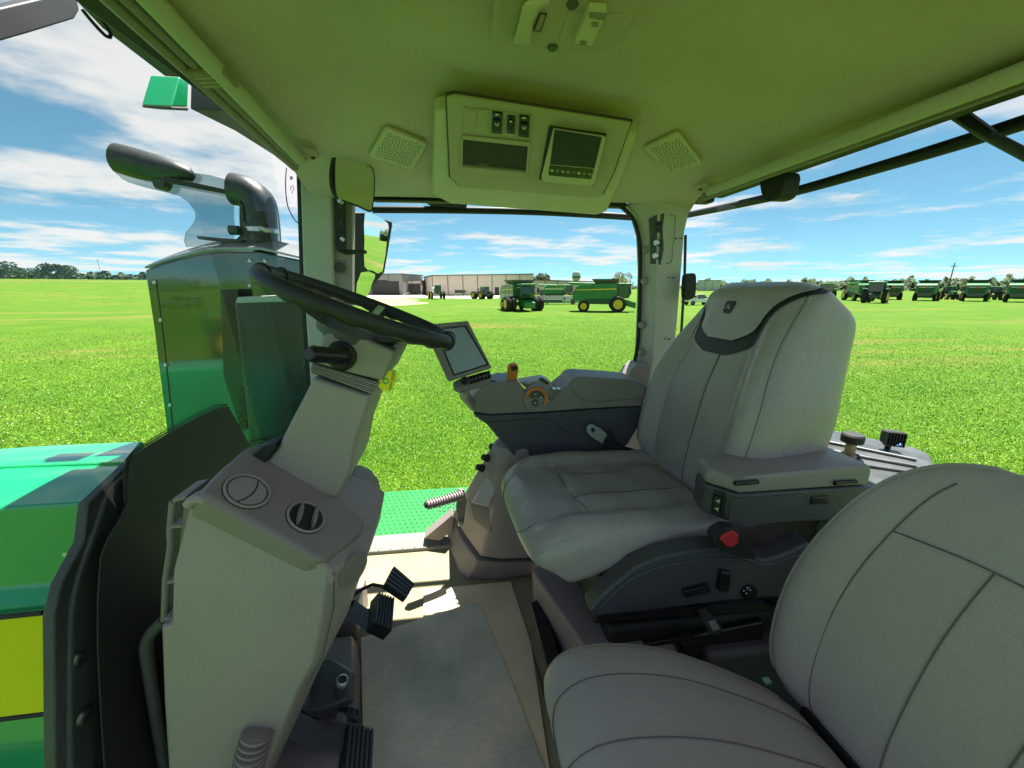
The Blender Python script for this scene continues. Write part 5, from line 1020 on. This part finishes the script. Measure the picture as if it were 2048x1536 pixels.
    o = mb.out('clover_flowers', mat('clover_white', (.55, .55, .45), .8), None, smooth=0, recalc=False); o['kind'] = 'stuff'; o['label'] = 'tiny white clover flowers in the grass'; o['category'] = 'clover'
scatter_grass()
# ---------------- foliage
LEAF = [mat('leaf_dark', (.028, .06, .02), .8, var=.3, vscale=.8), mat('leaf_mid', (.045, .085, .025), .8, var=.3, vscale=.8), mat('leaf_warm', (.085, .11, .02), .8, var=.3, vscale=.8)]
BARK = mat('bark', (.10, .08, .06), .9, var=.3, vscale=3)
def crown(mb, c, rx, ry, rz_, n, s, lobes=9):
    L = [(Vector(c)+Vector((random.uniform(-.6, .6)*rx, random.uniform(-.6, .6)*ry, random.uniform(-.55, .6)*rz_)), random.uniform(.32, .55)) for _ in range(lobes)]
    for _ in range(n):
        o, k = random.choice(L); d = Vector((random.gauss(0, 1), random.gauss(0, 1), random.gauss(0, 1))).normalized(); p = o+Vector((d.x*rx, d.y*ry, d.z*rz_))*k*random.uniform(.75, 1.05)
        a = Vector((random.gauss(0, 1), random.gauss(0, 1), random.gauss(0, 1))).normalized()*s*random.uniform(.6, 1.3); b = a.orthogonal().normalized()*s*random.uniform(.6, 1.2)
        mb.poly([p-a*.5-b*.5, p+a*.5-b*.3, p+a*.4+b*.5, p-a*.5+b*.4], [(0, 1, 2, 3)])
def tree(label, p, h, w, m=0, n=700, group=None):
    z0 = gz(p.x, p.y); t = thing('broadleaf_tree', label, 'tree', (p.x, p.y, z0), group)
    MB().tube([(p.x, p.y, z0), (p.x+.1*w, p.y, z0+h*.3), (p.x, p.y, z0+h*.6)], [h*.035, h*.022, h*.008], 7).out('trunk', BARK, t)
    mb = MB(); crown(mb, (p.x, p.y, z0+h*.58), w*.5, w*.5, h*.44, n, h*.075); mb.out('crown', LEAF[m], t, smooth=0, recalc=False)
def dirp(px, d): r = ray(px, 573); r.z = 0; r.normalize(); return CAM*0+r*d
for px, d, h, w, m, lb in ((18, 480, 12.5, 22, 0, 'spreading dark tree at the left edge of the picture behind the field'), (60, 500, 9.5, 20, 0, 'low rounded tree second from the left edge behind the field'), (108, 450, 12, 12, 0, 'tall dark tree standing alone left of the exhaust cover'), (138, 455, 11, 17, 0, 'broad dark tree just right of the lone tall tree'),
                           (1083, 175, 9.5, 9, 1, 'round green tree showing above the tan building roof'), (1243, 260, 12.5, 16, 2, 'yellow green tree above the right hand combine'), (1060, 185, 8.5, 6, 1, 'small green tree partly hidden behind the combine grain tank')):
    tree(lb, dirp(px, d), h, w, m, 900)
def woods(name, label, a0, a1, d, h, n, s, m):
    mb = MB()
    for i in range(n):
        f = random.random(); px = a0+(a1-a0)*f; p = dirp(px, d*random.uniform(.95, 1.05)); hh = h*(.55+.45*abs(math.sin(px*.11)+math.sin(px*.047+1)+.6*math.sin(px*.31))/2.2)
        z = gz(p.x, p.y)+random.random()**.6*hh; q = Vector((p.x, p.y, z)); a = Vector((random.gauss(0, 1), random.gauss(0, 1), random.gauss(0, .7))).normalized()*s; b = a.orthogonal().normalized()*s*.8
        mb.poly([q-a*.5-b*.5, q+a*.5-b*.4, q+a*.5+b*.5, q-a*.4+b*.5], [(0, 1, 2, 3)])
    o = mb.out(name, LEAF[m], None, smooth=0, recalc=False); o['kind'] = 'stuff'; o['label'] = label; o['category'] = 'woods'
woods('distant_woods', 'distant hazy belt of trees along the horizon left', -1400, 330, 560, 9, 14000, 2.6, 0)
woods('distant_woods', 'distant belt of green trees behind the machinery row right', 1380, 3600, 420, 10, 14000, 2.4, 1)
woods('distant_woods', 'low distant trees behind the buildings', 620, 1400, 520, 6, 5000, 2.2, 1)
# ---------------- vehicles
TYRE = mat('tyre_rubber', (.018, .018, .018), .85, var=.2, vscale=4)
GREENV = mat('machine_green', (.018, .17, .035), .35, var=.06, vscale=1, coat=.3); DKG = mat('machine_dark_green', (.012, .07, .02), .5)
YELV = mat('machine_yellow', (.70, .50, .02), .4); CGL = mat('tinted_cab_glass', (.03, .06, .06), .08, spec=.8); GREYV = mat('machine_grey', (.09, .09, .09), .6); WHV = mat('white_vehicle_paint', (.72, .73, .74), .3, coat=.4); LAMPV = mat('lamp_lens', (.7, .7, .68), .2); ORV = mat('orange_reflector', (.75, .09, .02), .5)
def wheel(t, x, y, r, w, rim=YELV, n=18):
    s = 1 if y > 0 else -1; c = (x, y, r)
    o = MB(); o.lathe([(r*.55, -w*.5), (r*.92, -w*.5), (r, -w*.32), (r, w*.32), (r*.92, w*.5), (r*.55, w*.5)], c, (0, 1, 0), 26)
    for k in range(n):
        for q in (-1, 1):
            a = 2*math.pi*(k+.25*q)/n; rot = Matrix.Rotation(-a, 3, 'Y') @ Matrix.Rotation(.6*q, 3, 'X'); o.box(Vector(c)+Vector((math.cos(a)*r, q*w*.22, math.sin(a)*r)), (.07*r, w*.42, .05*r), Matrix.Rotation(-a, 3, 'Y') @ Matrix.Rotation(.5*q, 3, 'X'))
    ty = o.out('tyre', TYRE, t, smooth=40); ORGN[ty.name] = Vector()
    MB().lathe([(r*.60, w*.46), (r*.58, w*.54), (r*.52, w*.55), (r*.47, w*.51), (r*.18, w*.505), (r*.16, w*.60), (.01, w*.60)], c, (0, s, 0), 22).out('rim', rim, t, smooth=40)
def L0(t): ORGN[t.name] = Vector(); return t
def combine(label, p, rz, group='combine harvesters on the field', duals=False, tank=True):
    t = thing('combine_harvester', label, 'combine', (p.x, p.y, GZ), group, rz); L0(t); W_ = 1.5
    prof = [(-4.4, 1.5), (-4.35, 2.5), (-4.0, 3.2), (-3.4, 3.5), (.9, 3.62), (1.15, 3.3), (1.15, 2.0), (.2, 1.55), (-2.2, 1.5), (-3.0, 1.25)]
    MB().prism([(a, -W_, b) for a, b in prof], (0, 2*W_, 0)).out('body', GREENV, t, bevel=.06)
    for s in (-1, 1):
        MB().prism([(a, s*(W_+.02), b) for a, b in [(-4.0, 2.72), (1.0, 2.85), (1.0, 3.0), (-3.9, 2.84)]], (0, s*.02, 0)).out('yellow_stripe', YELV, t)
        for xx in (-1.9, -.4): MB().box((xx, s*(W_+.012), 2.5), (.03, .02, 2.0)).out('panel_gap', BLK, t)
        MB().box((-1.2, s*(W_-.1), 1.35), (3.4, .3, .7)).out('lower_shield', DKG, t, bevel=.03)
    if tank:
        MB().loft([[(-1.6, -1.2, 3.6), (.9, -1.2, 3.6), (.9, 1.2, 3.6), (-1.6, 1.2, 3.6)], [(-2.1, -1.7, 4.15), (1.3, -1.7, 4.15), (1.3, 1.7, 4.15), (-2.1, 1.7, 4.15)], [(-1.9, -1.5, 4.05), (1.1, -1.5, 4.05), (1.1, 1.5, 4.05), (-1.9, 1.5, 4.05)]]).out('grain_tank', GREYV, t)
    cb_ = [(1.2, 1.75), (2.55, 1.75), (2.95, 2.4), (2.75, 3.35), (1.2, 3.4)]
    MB().prism([(a, -.95, b) for a, b in cb_], (0, 1.9, 0)).out('cab_glass', CGL, t, bevel=.04)
    MB().box((2.0, 0, 3.52), (2.1, 2.1, .26)).out('cab_roof', GREENV, t, bevel=.08)
    for s in (-1, 1):
        for a, b in (((1.22, s*.97, 1.75), (1.22, s*.97, 3.4)), ((2.6, s*.97, 1.75), (2.75, s*.97, 3.4))): MB().tube([a, b], .05, 6).out('cab_post', DKG, t)
        MB().box((2.7, s*1.55, 2.75), (.08, .3, .6)).out('mirror', BLK, t, bevel=.02); MB().tube([(2.6, s*.95, 3.2), (2.7, s*1.5, 3.1)], .03, 5).out('mirror_arm', BLK, t)
        MB().box((2.95, s*.6, 3.52), (.12, .35, .14)).out('cab_lamp', LAMPV, t)
    MB().prism([(1.2, -.75, 1.9), (1.2, -.75, 1.1), (3.6, -.75, .45), (3.6, -.75, 1.2)], (0, 1.5, 0)).out('feeder_house', GREENV, t, bevel=.03)
    MB().box((1.3, 0, 1.0), (.5, 2.6, .5)).out('front_axle', DKG, t); MB().box((-3.0, 0, .8), (.4, 2.4, .35)).out('rear_axle', DKG, t)
    MB().tube([(.3, 1.75, 3.3), (-1, 1.8, 3.55), (-5.2, 1.8, 3.65)], .19, 10).out('unloading_auger', GREENV, t)
    MB().box((-4.42, 0, 2.2), (.12, 2.2, 1.0)).out('rear_hood', DKG, t, bevel=.05); MB().box((-4.45, 0, 1.3), (.5, 2.0, .7)).out('chopper', GREYV, t, bevel=.05)
    MB().prism([(-4.5, .0+dy, 2.75+dz) for dy, dz in ((-.25, -.2), (.25, -.2), (0, .25))], (-.02, 0, 0)).out('warning_triangle', ORV, t)
    for s in (-.9, .9): MB().box((-4.44, s*1.3, 3.0), (.06, .2, .12)).out('tail_lamp', ORV, t)
    MB().tube([(2.2, -1.3, .5), (1.6, -1.35, 1.8)], .04, 5).out('ladder_rail', YELV, t)
    for k in range(4): MB().box((2.1-.16*k, -1.45, .6+.32*k), (.25, .4, .04)).out('ladder_step', GREYV, t)
    for s in (-1, 1):
        wheel(t, 1.3, s*1.65, 1.0, .62)
        if duals: wheel(t, 1.3, s*2.4, 1.0, .62)
        wheel(t, -3.0, s*1.45, .72, .5)
    return t
def tractor(label, p, rz, group='tractors parked in the yard', art=False, front_loader=False):
    t = thing('farm_tractor', label, 'tractor', (p.x, p.y, GZ), group, rz); L0(t)
    MB().loft([[(3.1, -.38, 1.2), (3.1, .38, 1.2), (3.1, .34, 2.0), (3.1, -.34, 2.0)], [(.5, -.5, 1.2), (.5, .5, 1.2), (.5, .45, 2.25), (.5, -.45, 2.25)]]).out('hood', GREENV, t, bevel=.06)
    MB().box((3.13, 0, 1.6), (.08, .6, .7)).out('grille', BLK, t, bevel=.02)
    for s in (-1, 1): MB().prism([(.7, s*.5, 1.95), (2.9, s*.4, 1.8), (2.9, s*.4, 1.9), (.7, s*.5, 2.08)], (0, s*.02, 0)).out('yellow_stripe', YELV, t)
    MB().prism([(a, -.85, b) for a, b in [(-1.15, 1.7), (.3, 1.5), (.55, 1.9), (.35, 3.0), (-1.1, 3.0)]], (0, 1.7, 0)).out('cab_glass', CGL, t, bevel=.04)
    MB().box((-.4, 0, 3.1), (1.9, 2.0, .24)).out('cab_roof', GREENV, t, bevel=.07)
    for s in (-1, 1):
        for a, b in (((-1.13, s*.87, 1.7), (-1.08, s*.87, 3.0)), ((.42, s*.87, 1.7), (.36, s*.87, 3.0)), ((-.45, s*.88, 1.6), (-.45, s*.88, 3.0))): MB().tube([a, b], .045, 6).out('cab_post', BLK, t)
        MB().box((-.55, s*1.2, 2.12), (1.5, .65, .1)).out('fender', GREENV, t, bevel=.04)
        MB().box((.5, s*1.35, 2.5), (.07, .26, .42)).out('mirror', BLK, t); MB().tube([(.4, s*.85, 2.8), (.5, s*1.3, 2.6)], .025, 5).out('mirror_arm', BLK, t)
        MB().box((-1.2, s*.8, 3.02), (.08, .24, .14)).out('work_lamp', LAMPV, t)
    MB().box((-.2, 0, 1.0), (3.6, .7, .6)).out('chassis', DKG, t, bevel=.05)
    MB().tube([(.75, -.75, 1.6), (.75, -.75, 2.9), (.68, -.75, 3.1)], .07, 8).out('exhaust_pipe', GREYV, t)
    MB().prism([(-1.22, .0+dy, 2.3+dz) for dy, dz in ((-.2, -.17), (.2, -.17), (0, .2))], (-.02, 0, 0)).out('warning_triangle', ORV, t)
    MB().box((-1.5, 0, .9), (.7, .9, .35)).out('hitch', GREYV, t, bevel=.04)
    if art:
        for s in (-1, 1):
            for x_ in (-.8, 2.3):
                wheel(t, x_, s*1.05, .98, .5); wheel(t, x_, s*1.72, .98, .5)
    else:
        for s in (-1, 1): wheel(t, -.6, s*1.15, 1.0, .55); wheel(t, 2.3, s*1.0, .76, .45)
    return t
def gp_(px, py): return P(px, py, 'Z', GZ)
def facing(p, deg): return math.atan2(-p.y, -p.x)+R(deg)      # heading relative to looking at the tractor cab
c1 = gp_(1040, 621); combine('green combine parked head-on in the middle of the side window, dual front wheels', c1, facing(c1, 22), duals=True).scale = (.98, .98, .98)
c2 = gp_(1213, 623); combine('green combine seen from its side beside the rear pillar, yellow stripe along its body', c2, facing(c2, 92))
c3 = gp_(1120, 600); combine('partly hidden green combine behind the header between the two front combines', c3, facing(c3, 100), tank=False)
for px, py, dg, lb in ((1850, 601, 176, 'green combine seen from behind, first clear one right of the tall tractor'), (1946, 602, 181, 'green combine seen from behind, second from the right picture edge'), (2036, 604, 178, 'green combine seen from behind, cut by the right picture edge'),
                       (1712, 601, 200, 'green combine half hidden by the driver seat top'), (1778, 599, 185, 'green combine directly behind the tall tractor')):
    p = gp_(px, py); combine(lb, p, facing(p, dg), group='combines parked in the right hand row').scale = (1.12, 1.12, 1.12)
t1 = gp_(1748, 606); tt = tractor('tall green tractor with yellow wheels seen from behind, right of the driver seat', t1, facing(t1, 172), group='tractors in the right hand row'); tt.scale = (1.3, 1.3, 1.3)
for px, py, dg, lb in ((1487, 603, 165, 'green tractor rising over the top left of the driver seat'), (1562, 602, 178, 'green tractor of which only the cab roof shows above the driver seat middle'), (1648, 602, 188, 'pale roofed tractor showing above the driver seat right half')):
    p = gp_(px, py); tractor(lb, p, facing(p, dg), group='tractors in the right hand row').scale = (1.22, 1.22, 1.22)
for px, py, dg, lb in ((1895, 599, 20, 'small far green tractor between the first and second rear-view combines'), (1990, 600, 160, 'small far green tractor between the last two combines on the right')):
    p = gp_(px, py); tractor(lb, p, facing(p, dg), group='tractors in the right hand row')
t2 = gp_(968, 598); tractor('green articulated tractor with dual yellow wheels in front of the tan building', t2, facing(t2, -140), art=True)
t3 = gp_(745, 590); tractor('distant green tractor at the left of the yard by the grey workshop', t3, facing(t3, 70))
t4 = Vector((-9, -17, 0)); tractor('large green tractor behind the viewer, seen mirrored in the glossy exhaust cover', t4, R(150), group='tractors behind the viewer')
# header platform
p = gp_(1128, 609); hdn = thing('harvester_header', 'long green harvester header with pale panels in front of the hidden combine', 'header', (p.x, p.y, GZ), None, math.atan2(rt.y, rt.x)); L0(hdn)
MB().prism([(-4.6, 0, .35), (-4.6, .9, .35), (-4.6, 1.0, 1.5), (-4.6, .75, 1.6)], (9.2, 0, 0)).out('back_frame', GREENV, hdn, bevel=.03)
MB().box((0, -.35, .35), (9.2, 1.2, .14)).out('cutter_bed', GREYV, hdn); MB().box((0, .05, 1.05), (8.8, .06, .5)).out('pale_draper', mat('pale_canvas', (.55, .5, .46), .8), hdn)
for k in range(5): MB().tube([(-4.5, -.5+.35*math.cos(k*1.2566), 1.2+.35*math.sin(k*1.2566)), (4.5, -.5+.35*math.cos(k*1.2566), 1.2+.35*math.sin(k*1.2566))], .04, 6).out('reel_bar', DKG, hdn)
for x_ in (-4.5, 4.5, 0): MB().lathe([(.5, -.05), (.5, .05)], (x_, -.5, 1.2), (1, 0, 0), 10).out('reel_disc', GREENV, hdn)
for x_ in (-3, 3): MB().lathe([(.1, -.1), (.35, -.1), (.35, .1), (.1, .1)], (x_, 1.2, .35), (1, 0, 0), 14).out('transport_wheel', TYRE, hdn)
MB().box((-2.2, .9, 2.6), (4.4, .5, .35)).out('auger_cover', GREENV, hdn, bevel=.05); MB().box((-4.2, .8, 1.9), (.5, .5, 1.1)).out('drive_box', GREYV, hdn, bevel=.05); MB().box((-.2, .95, 2.0), (.3, .3, 1.2)).out('post', DKG, hdn)
# sprayer
p = gp_(873, 598); sp2 = thing('field_sprayer', 'white tanked field sprayer with tall dark wheels before the tan building corner', 'sprayer', (p.x, p.y, GZ), None, facing(p, 12)); L0(sp2)
MB().tube([(-1.4, 0, 2.3), (-1.2, 0, 2.3), (1.0, 0, 2.3), (1.2, 0, 2.3)], [.7, .95, .95, .7], 16).out('tank', WHV, sp2, smooth=50); MB().box((0, 0, 1.4), (5.4, .9, .3)).out('frame', GREENV, sp2)
MB().box((2.1, 0, 2.6), (1.4, 1.5, 1.6)).out('cab_glass', CGL, sp2, bevel=.1); MB().box((2.1, 0, 3.5), (1.6, 1.7, .22)).out('cab_roof', GREENV, sp2, bevel=.05)
for s in (-1, 1):
    wheel(sp2, 1.9, s*1.6, .98, .4, YELV, 16); wheel(sp2, -1.7, s*1.6, .98, .4, YELV, 16)
    for k in range(3): MB().tube([(-2.6, s*(1.5+.2*k), 1.6+.6*k), (2.6, s*(1.6+.2*k), 2.1+.6*k)], .05, 5).out('boom_section', GREYV, sp2)
MB().box((1.21, .0, 2.3), (.02, .35, .35)).out('red_mark', RED, sp2)
# implement with long frame beside the articulated tractor
p = gp_(925, 597); imp_ = thing('tillage_tool', 'long low green tillage implement between the sprayer and the articulated tractor', 'implement', (p.x, p.y, GZ), None, math.atan2(rt.y, rt.x)); L0(imp_)
MB().box((0, 0, .9), (11, .25, .25)).out('main_beam', GREENV, imp_)
for k in range(9): MB().prism([(-5+1.25*k, 0, .9), (-4.8+1.25*k, 0, .9), (-4.9+1.25*k, -.3, .1)], (0, .08, 0)).out('shank', GREYV, imp_)
for x_ in (-3, 3): MB().lathe([(.1, -.1), (.4, -.1), (.4, .1), (.1, .1)], (x_, .6, .4), (1, 0, 0), 14).out('gauge_wheel', TYRE, imp_)
MB().box((-.6, .4, 1.9), (3.0, .8, .9)).out('rear_rack', GREYV, imp_, bevel=.1)
# pickups
def pickup(label, p, rz, cap, m=WHV):
    t = thing('pickup_truck', label, 'pickup', (p.x, p.y, GZ), 'white pickup trucks', rz); L0(t)
    MB().prism([(a, -.95, b) for a, b in [(-2.8, .5), (-2.8, 1.15), (.6, 1.15), (2.7, 1.1), (2.8, .9), (2.75, .5)]], (0, 1.9, 0)).out('body', m, t, bevel=.06)
    MB().loft([[(-.9, -.88, 1.15), (1.35, -.88, 1.12), (1.35, .88, 1.12), (-.9, .88, 1.15)], [(-.8, -.72, 1.82), (.55, -.72, 1.82), (.55, .72, 1.82), (-.8, .72, 1.82)]]).out('cab_windows', CGL, t, bevel=.03); MB().box((-.1, 0, 1.85), (1.4, 1.46, .06)).out('roof', m, t, bevel=.02)
    if cap:
        MB().prism([(a, -.9, b) for a, b in [(-2.75, 1.17), (-2.65, 1.78), (-.95, 1.84), (-.95, 1.17)]], (0, 1.8, 0)).out('bed_cap', m, t, bevel=.04)
        for s in (-1, 1): MB().box((-1.8, s*.905, 1.5), (1.3, .02, .36)).out('cap_window', CGL, t)
        MB().box((-1.7, 0, 1.98), (1.6, 1.2, .05)).out('roof_rack', BLK, t)
    for x_ in (-1.75, 1.8):
        for s in (-1, 1): wheel(t, x_, s*.88, .4, .26, GREYV, 10)
    MB().box((-2.85, 0, .55), (.14, 1.8, .2)).out('bumper', GREYV, t)
    for s in (-1, 1): MB().box((-2.81, s*.85, .95), (.04, .15, .35)).out('tail_lamp', RED, t)
    MB().box((-2.815, 0, 1.5 if cap else .95), (.02, 1.2, .4)).out('rear_pane', CGL, t)
p = gp_(1396, 610); pickup('white pickup with bed cap parked on the grass behind the rear pillar', p, facing(p, 128), True)
p = gp_(806, 590); pickup('small white pickup in the yard by the grey workshop doors', p, facing(p, 60), False)
# ---------------- buildings
TAN = mat('tan_metal_wall', (.50, .43, .38), .6, var=.05, vscale=.4); TRIM = mat('dark_roof_trim', (.12, .10, .09), .6); GRYW = mat('grey_metal_wall', (.22, .22, .21), .6, var=.06, vscale=.4)
def hall(name, label, A, B, h, depth, m, panels, door=None, h2=None):
    A = Vector((A.x, A.y, GZ)); B = Vector((B.x, B.y, GZ)); u = (B-A).normalized(); w = (B-A).length; n = Vector((-u.y, u.x, 0)); h2 = h2 or h
    if n.dot(A) < 0: n = -n
    t = thing(name, label, 'building', (A+B)/2)
    MB().loft([[A+n*.05, B+n*.05, B+n*depth, A+n*depth], [A+n*.05+Vector((0, 0, h)), B+n*.05+Vector((0, 0, h2)), B+n*depth+Vector((0, 0, h2)), A+n*depth+Vector((0, 0, h))]]).out('walls', m, t)
    for k in range(panels):
        f0, f1 = k/panels, (k+1)/panels; a = A+u*(w*f0+.08); b = A+u*(w*f1-.08); ha, hb = h+(h2-h)*f0, h+(h2-h)*f1
        MB().prism([a, b, b+Vector((0, 0, hb)), a+Vector((0, 0, ha))], -n*.06).out('wall_panel', m, t)
        q = A+u*(w*f0); MB().prism([q-u*.14-n*.07, q+u*.14-n*.07, q+u*.14-n*.07+Vector((0, 0, ha)), q-u*.14-n*.07+Vector((0, 0, ha))], -n*.04).out('wall_joint', TRIM, t)
    MB().prism([A-u*.3-n*.3+Vector((0, 0, h)), B+u*.3-n*.3+Vector((0, 0, h2)), B+u*.3-n*.3+Vector((0, 0, h2+.35)), A-u*.3-n*.3+Vector((0, 0, h+.35))], n*(depth+.6)).out('roof_edge', TRIM, t)
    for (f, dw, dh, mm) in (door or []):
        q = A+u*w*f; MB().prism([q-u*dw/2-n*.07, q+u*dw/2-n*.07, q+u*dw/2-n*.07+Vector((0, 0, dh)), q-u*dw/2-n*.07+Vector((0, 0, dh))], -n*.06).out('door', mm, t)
    return t, A, u, n, w
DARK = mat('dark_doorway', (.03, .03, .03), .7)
hall('farm_building', 'large tan metal building with dark roof edge behind the machines', gp_(866, 592), gp_(1066, 590.5), 6.7, 26, TAN, 7, [(.62, 1.6, 3.0, DARK), (.86, 4, 4.2, DARK)], 7.6)
hall('farm_building', 'lower tan building wing right of the large tan building', gp_(1066, 590), gp_(1210, 590), 5.6, 20, TAN, 6, None, 4.6)
hall('workshop', 'grey metal workshop with dark open doors left of the yard', gp_(700, 590), gp_(807, 590.5), 7.6, 18, GRYW, 4, [(.58, 7, 5.6, DARK), (.80, 6, 5.2, DARK)])
hall('workshop', 'low tan workshop annex with open bay beside the grey workshop', gp_(808, 590), gp_(843, 590), 5.3, 12, TAN, 2, [(.5, 6.5, 4.3, DARK)])
p = dirp(1440, 330); q = dirp(1395, 330); hall('far_shed', 'pale far shed roof showing right of the rear pillar', Vector((q.x, q.y, 0)), Vector((p.x, p.y, 0)), 7.5, 12, mat('pale_shed_wall', (.42, .45, .46), .6), 3)
# water tower and masts
p = dirp(1152, 620); wt = thing('water_tower', 'pale water tower with dark band far beyond the tan building', 'water tower', (p.x, p.y, GZ)); z = GZ
MB().lathe([(.4, 10), (6.0, 14), (6.3, 15), (6.3, 22), (5.2, 24.5), (.1, 25.5)], (p.x, p.y, z), (0, 0, 1), 24).out('tank', mat('tower_paint', (.42, .45, .47), .5), wt, smooth=40)
MB().lathe([(6.35, 15.5), (6.35, 18.5)], (p.x, p.y, z), (0, 0, 1), 24).out('dark_band', GREYV, wt)
for k in range(5): a = k*1.2566; MB().tube([(p.x+5*math.cos(a), p.y+5*math.sin(a), z), (p.x+4.5*math.cos(a), p.y+4.5*math.sin(a), z+15)], .35, 6).out('leg', GREYV, wt)
MB().tube([(p.x, p.y, z), (p.x, p.y, z+14)], .9, 8).out('riser', GREYV, wt)
for px, d, h, lb in ((208, 470, 16, 'thin mast above the distant trees on the left'), (1897, 150, 9, 'short dark utility pole between the rear-view combines')):
    p = dirp(px, d); z = gz(p.x, p.y); t = thing('pole', lb, 'pole', (p.x, p.y, z)); MB().tube([(p.x, p.y, z), (p.x, p.y, z+h)], [.16, .10], 6).out('shaft', GREYV, t); MB().box((p.x, p.y, z+h-.8), (1.8, .15, .15)).out('crossarm', GREYV, t)
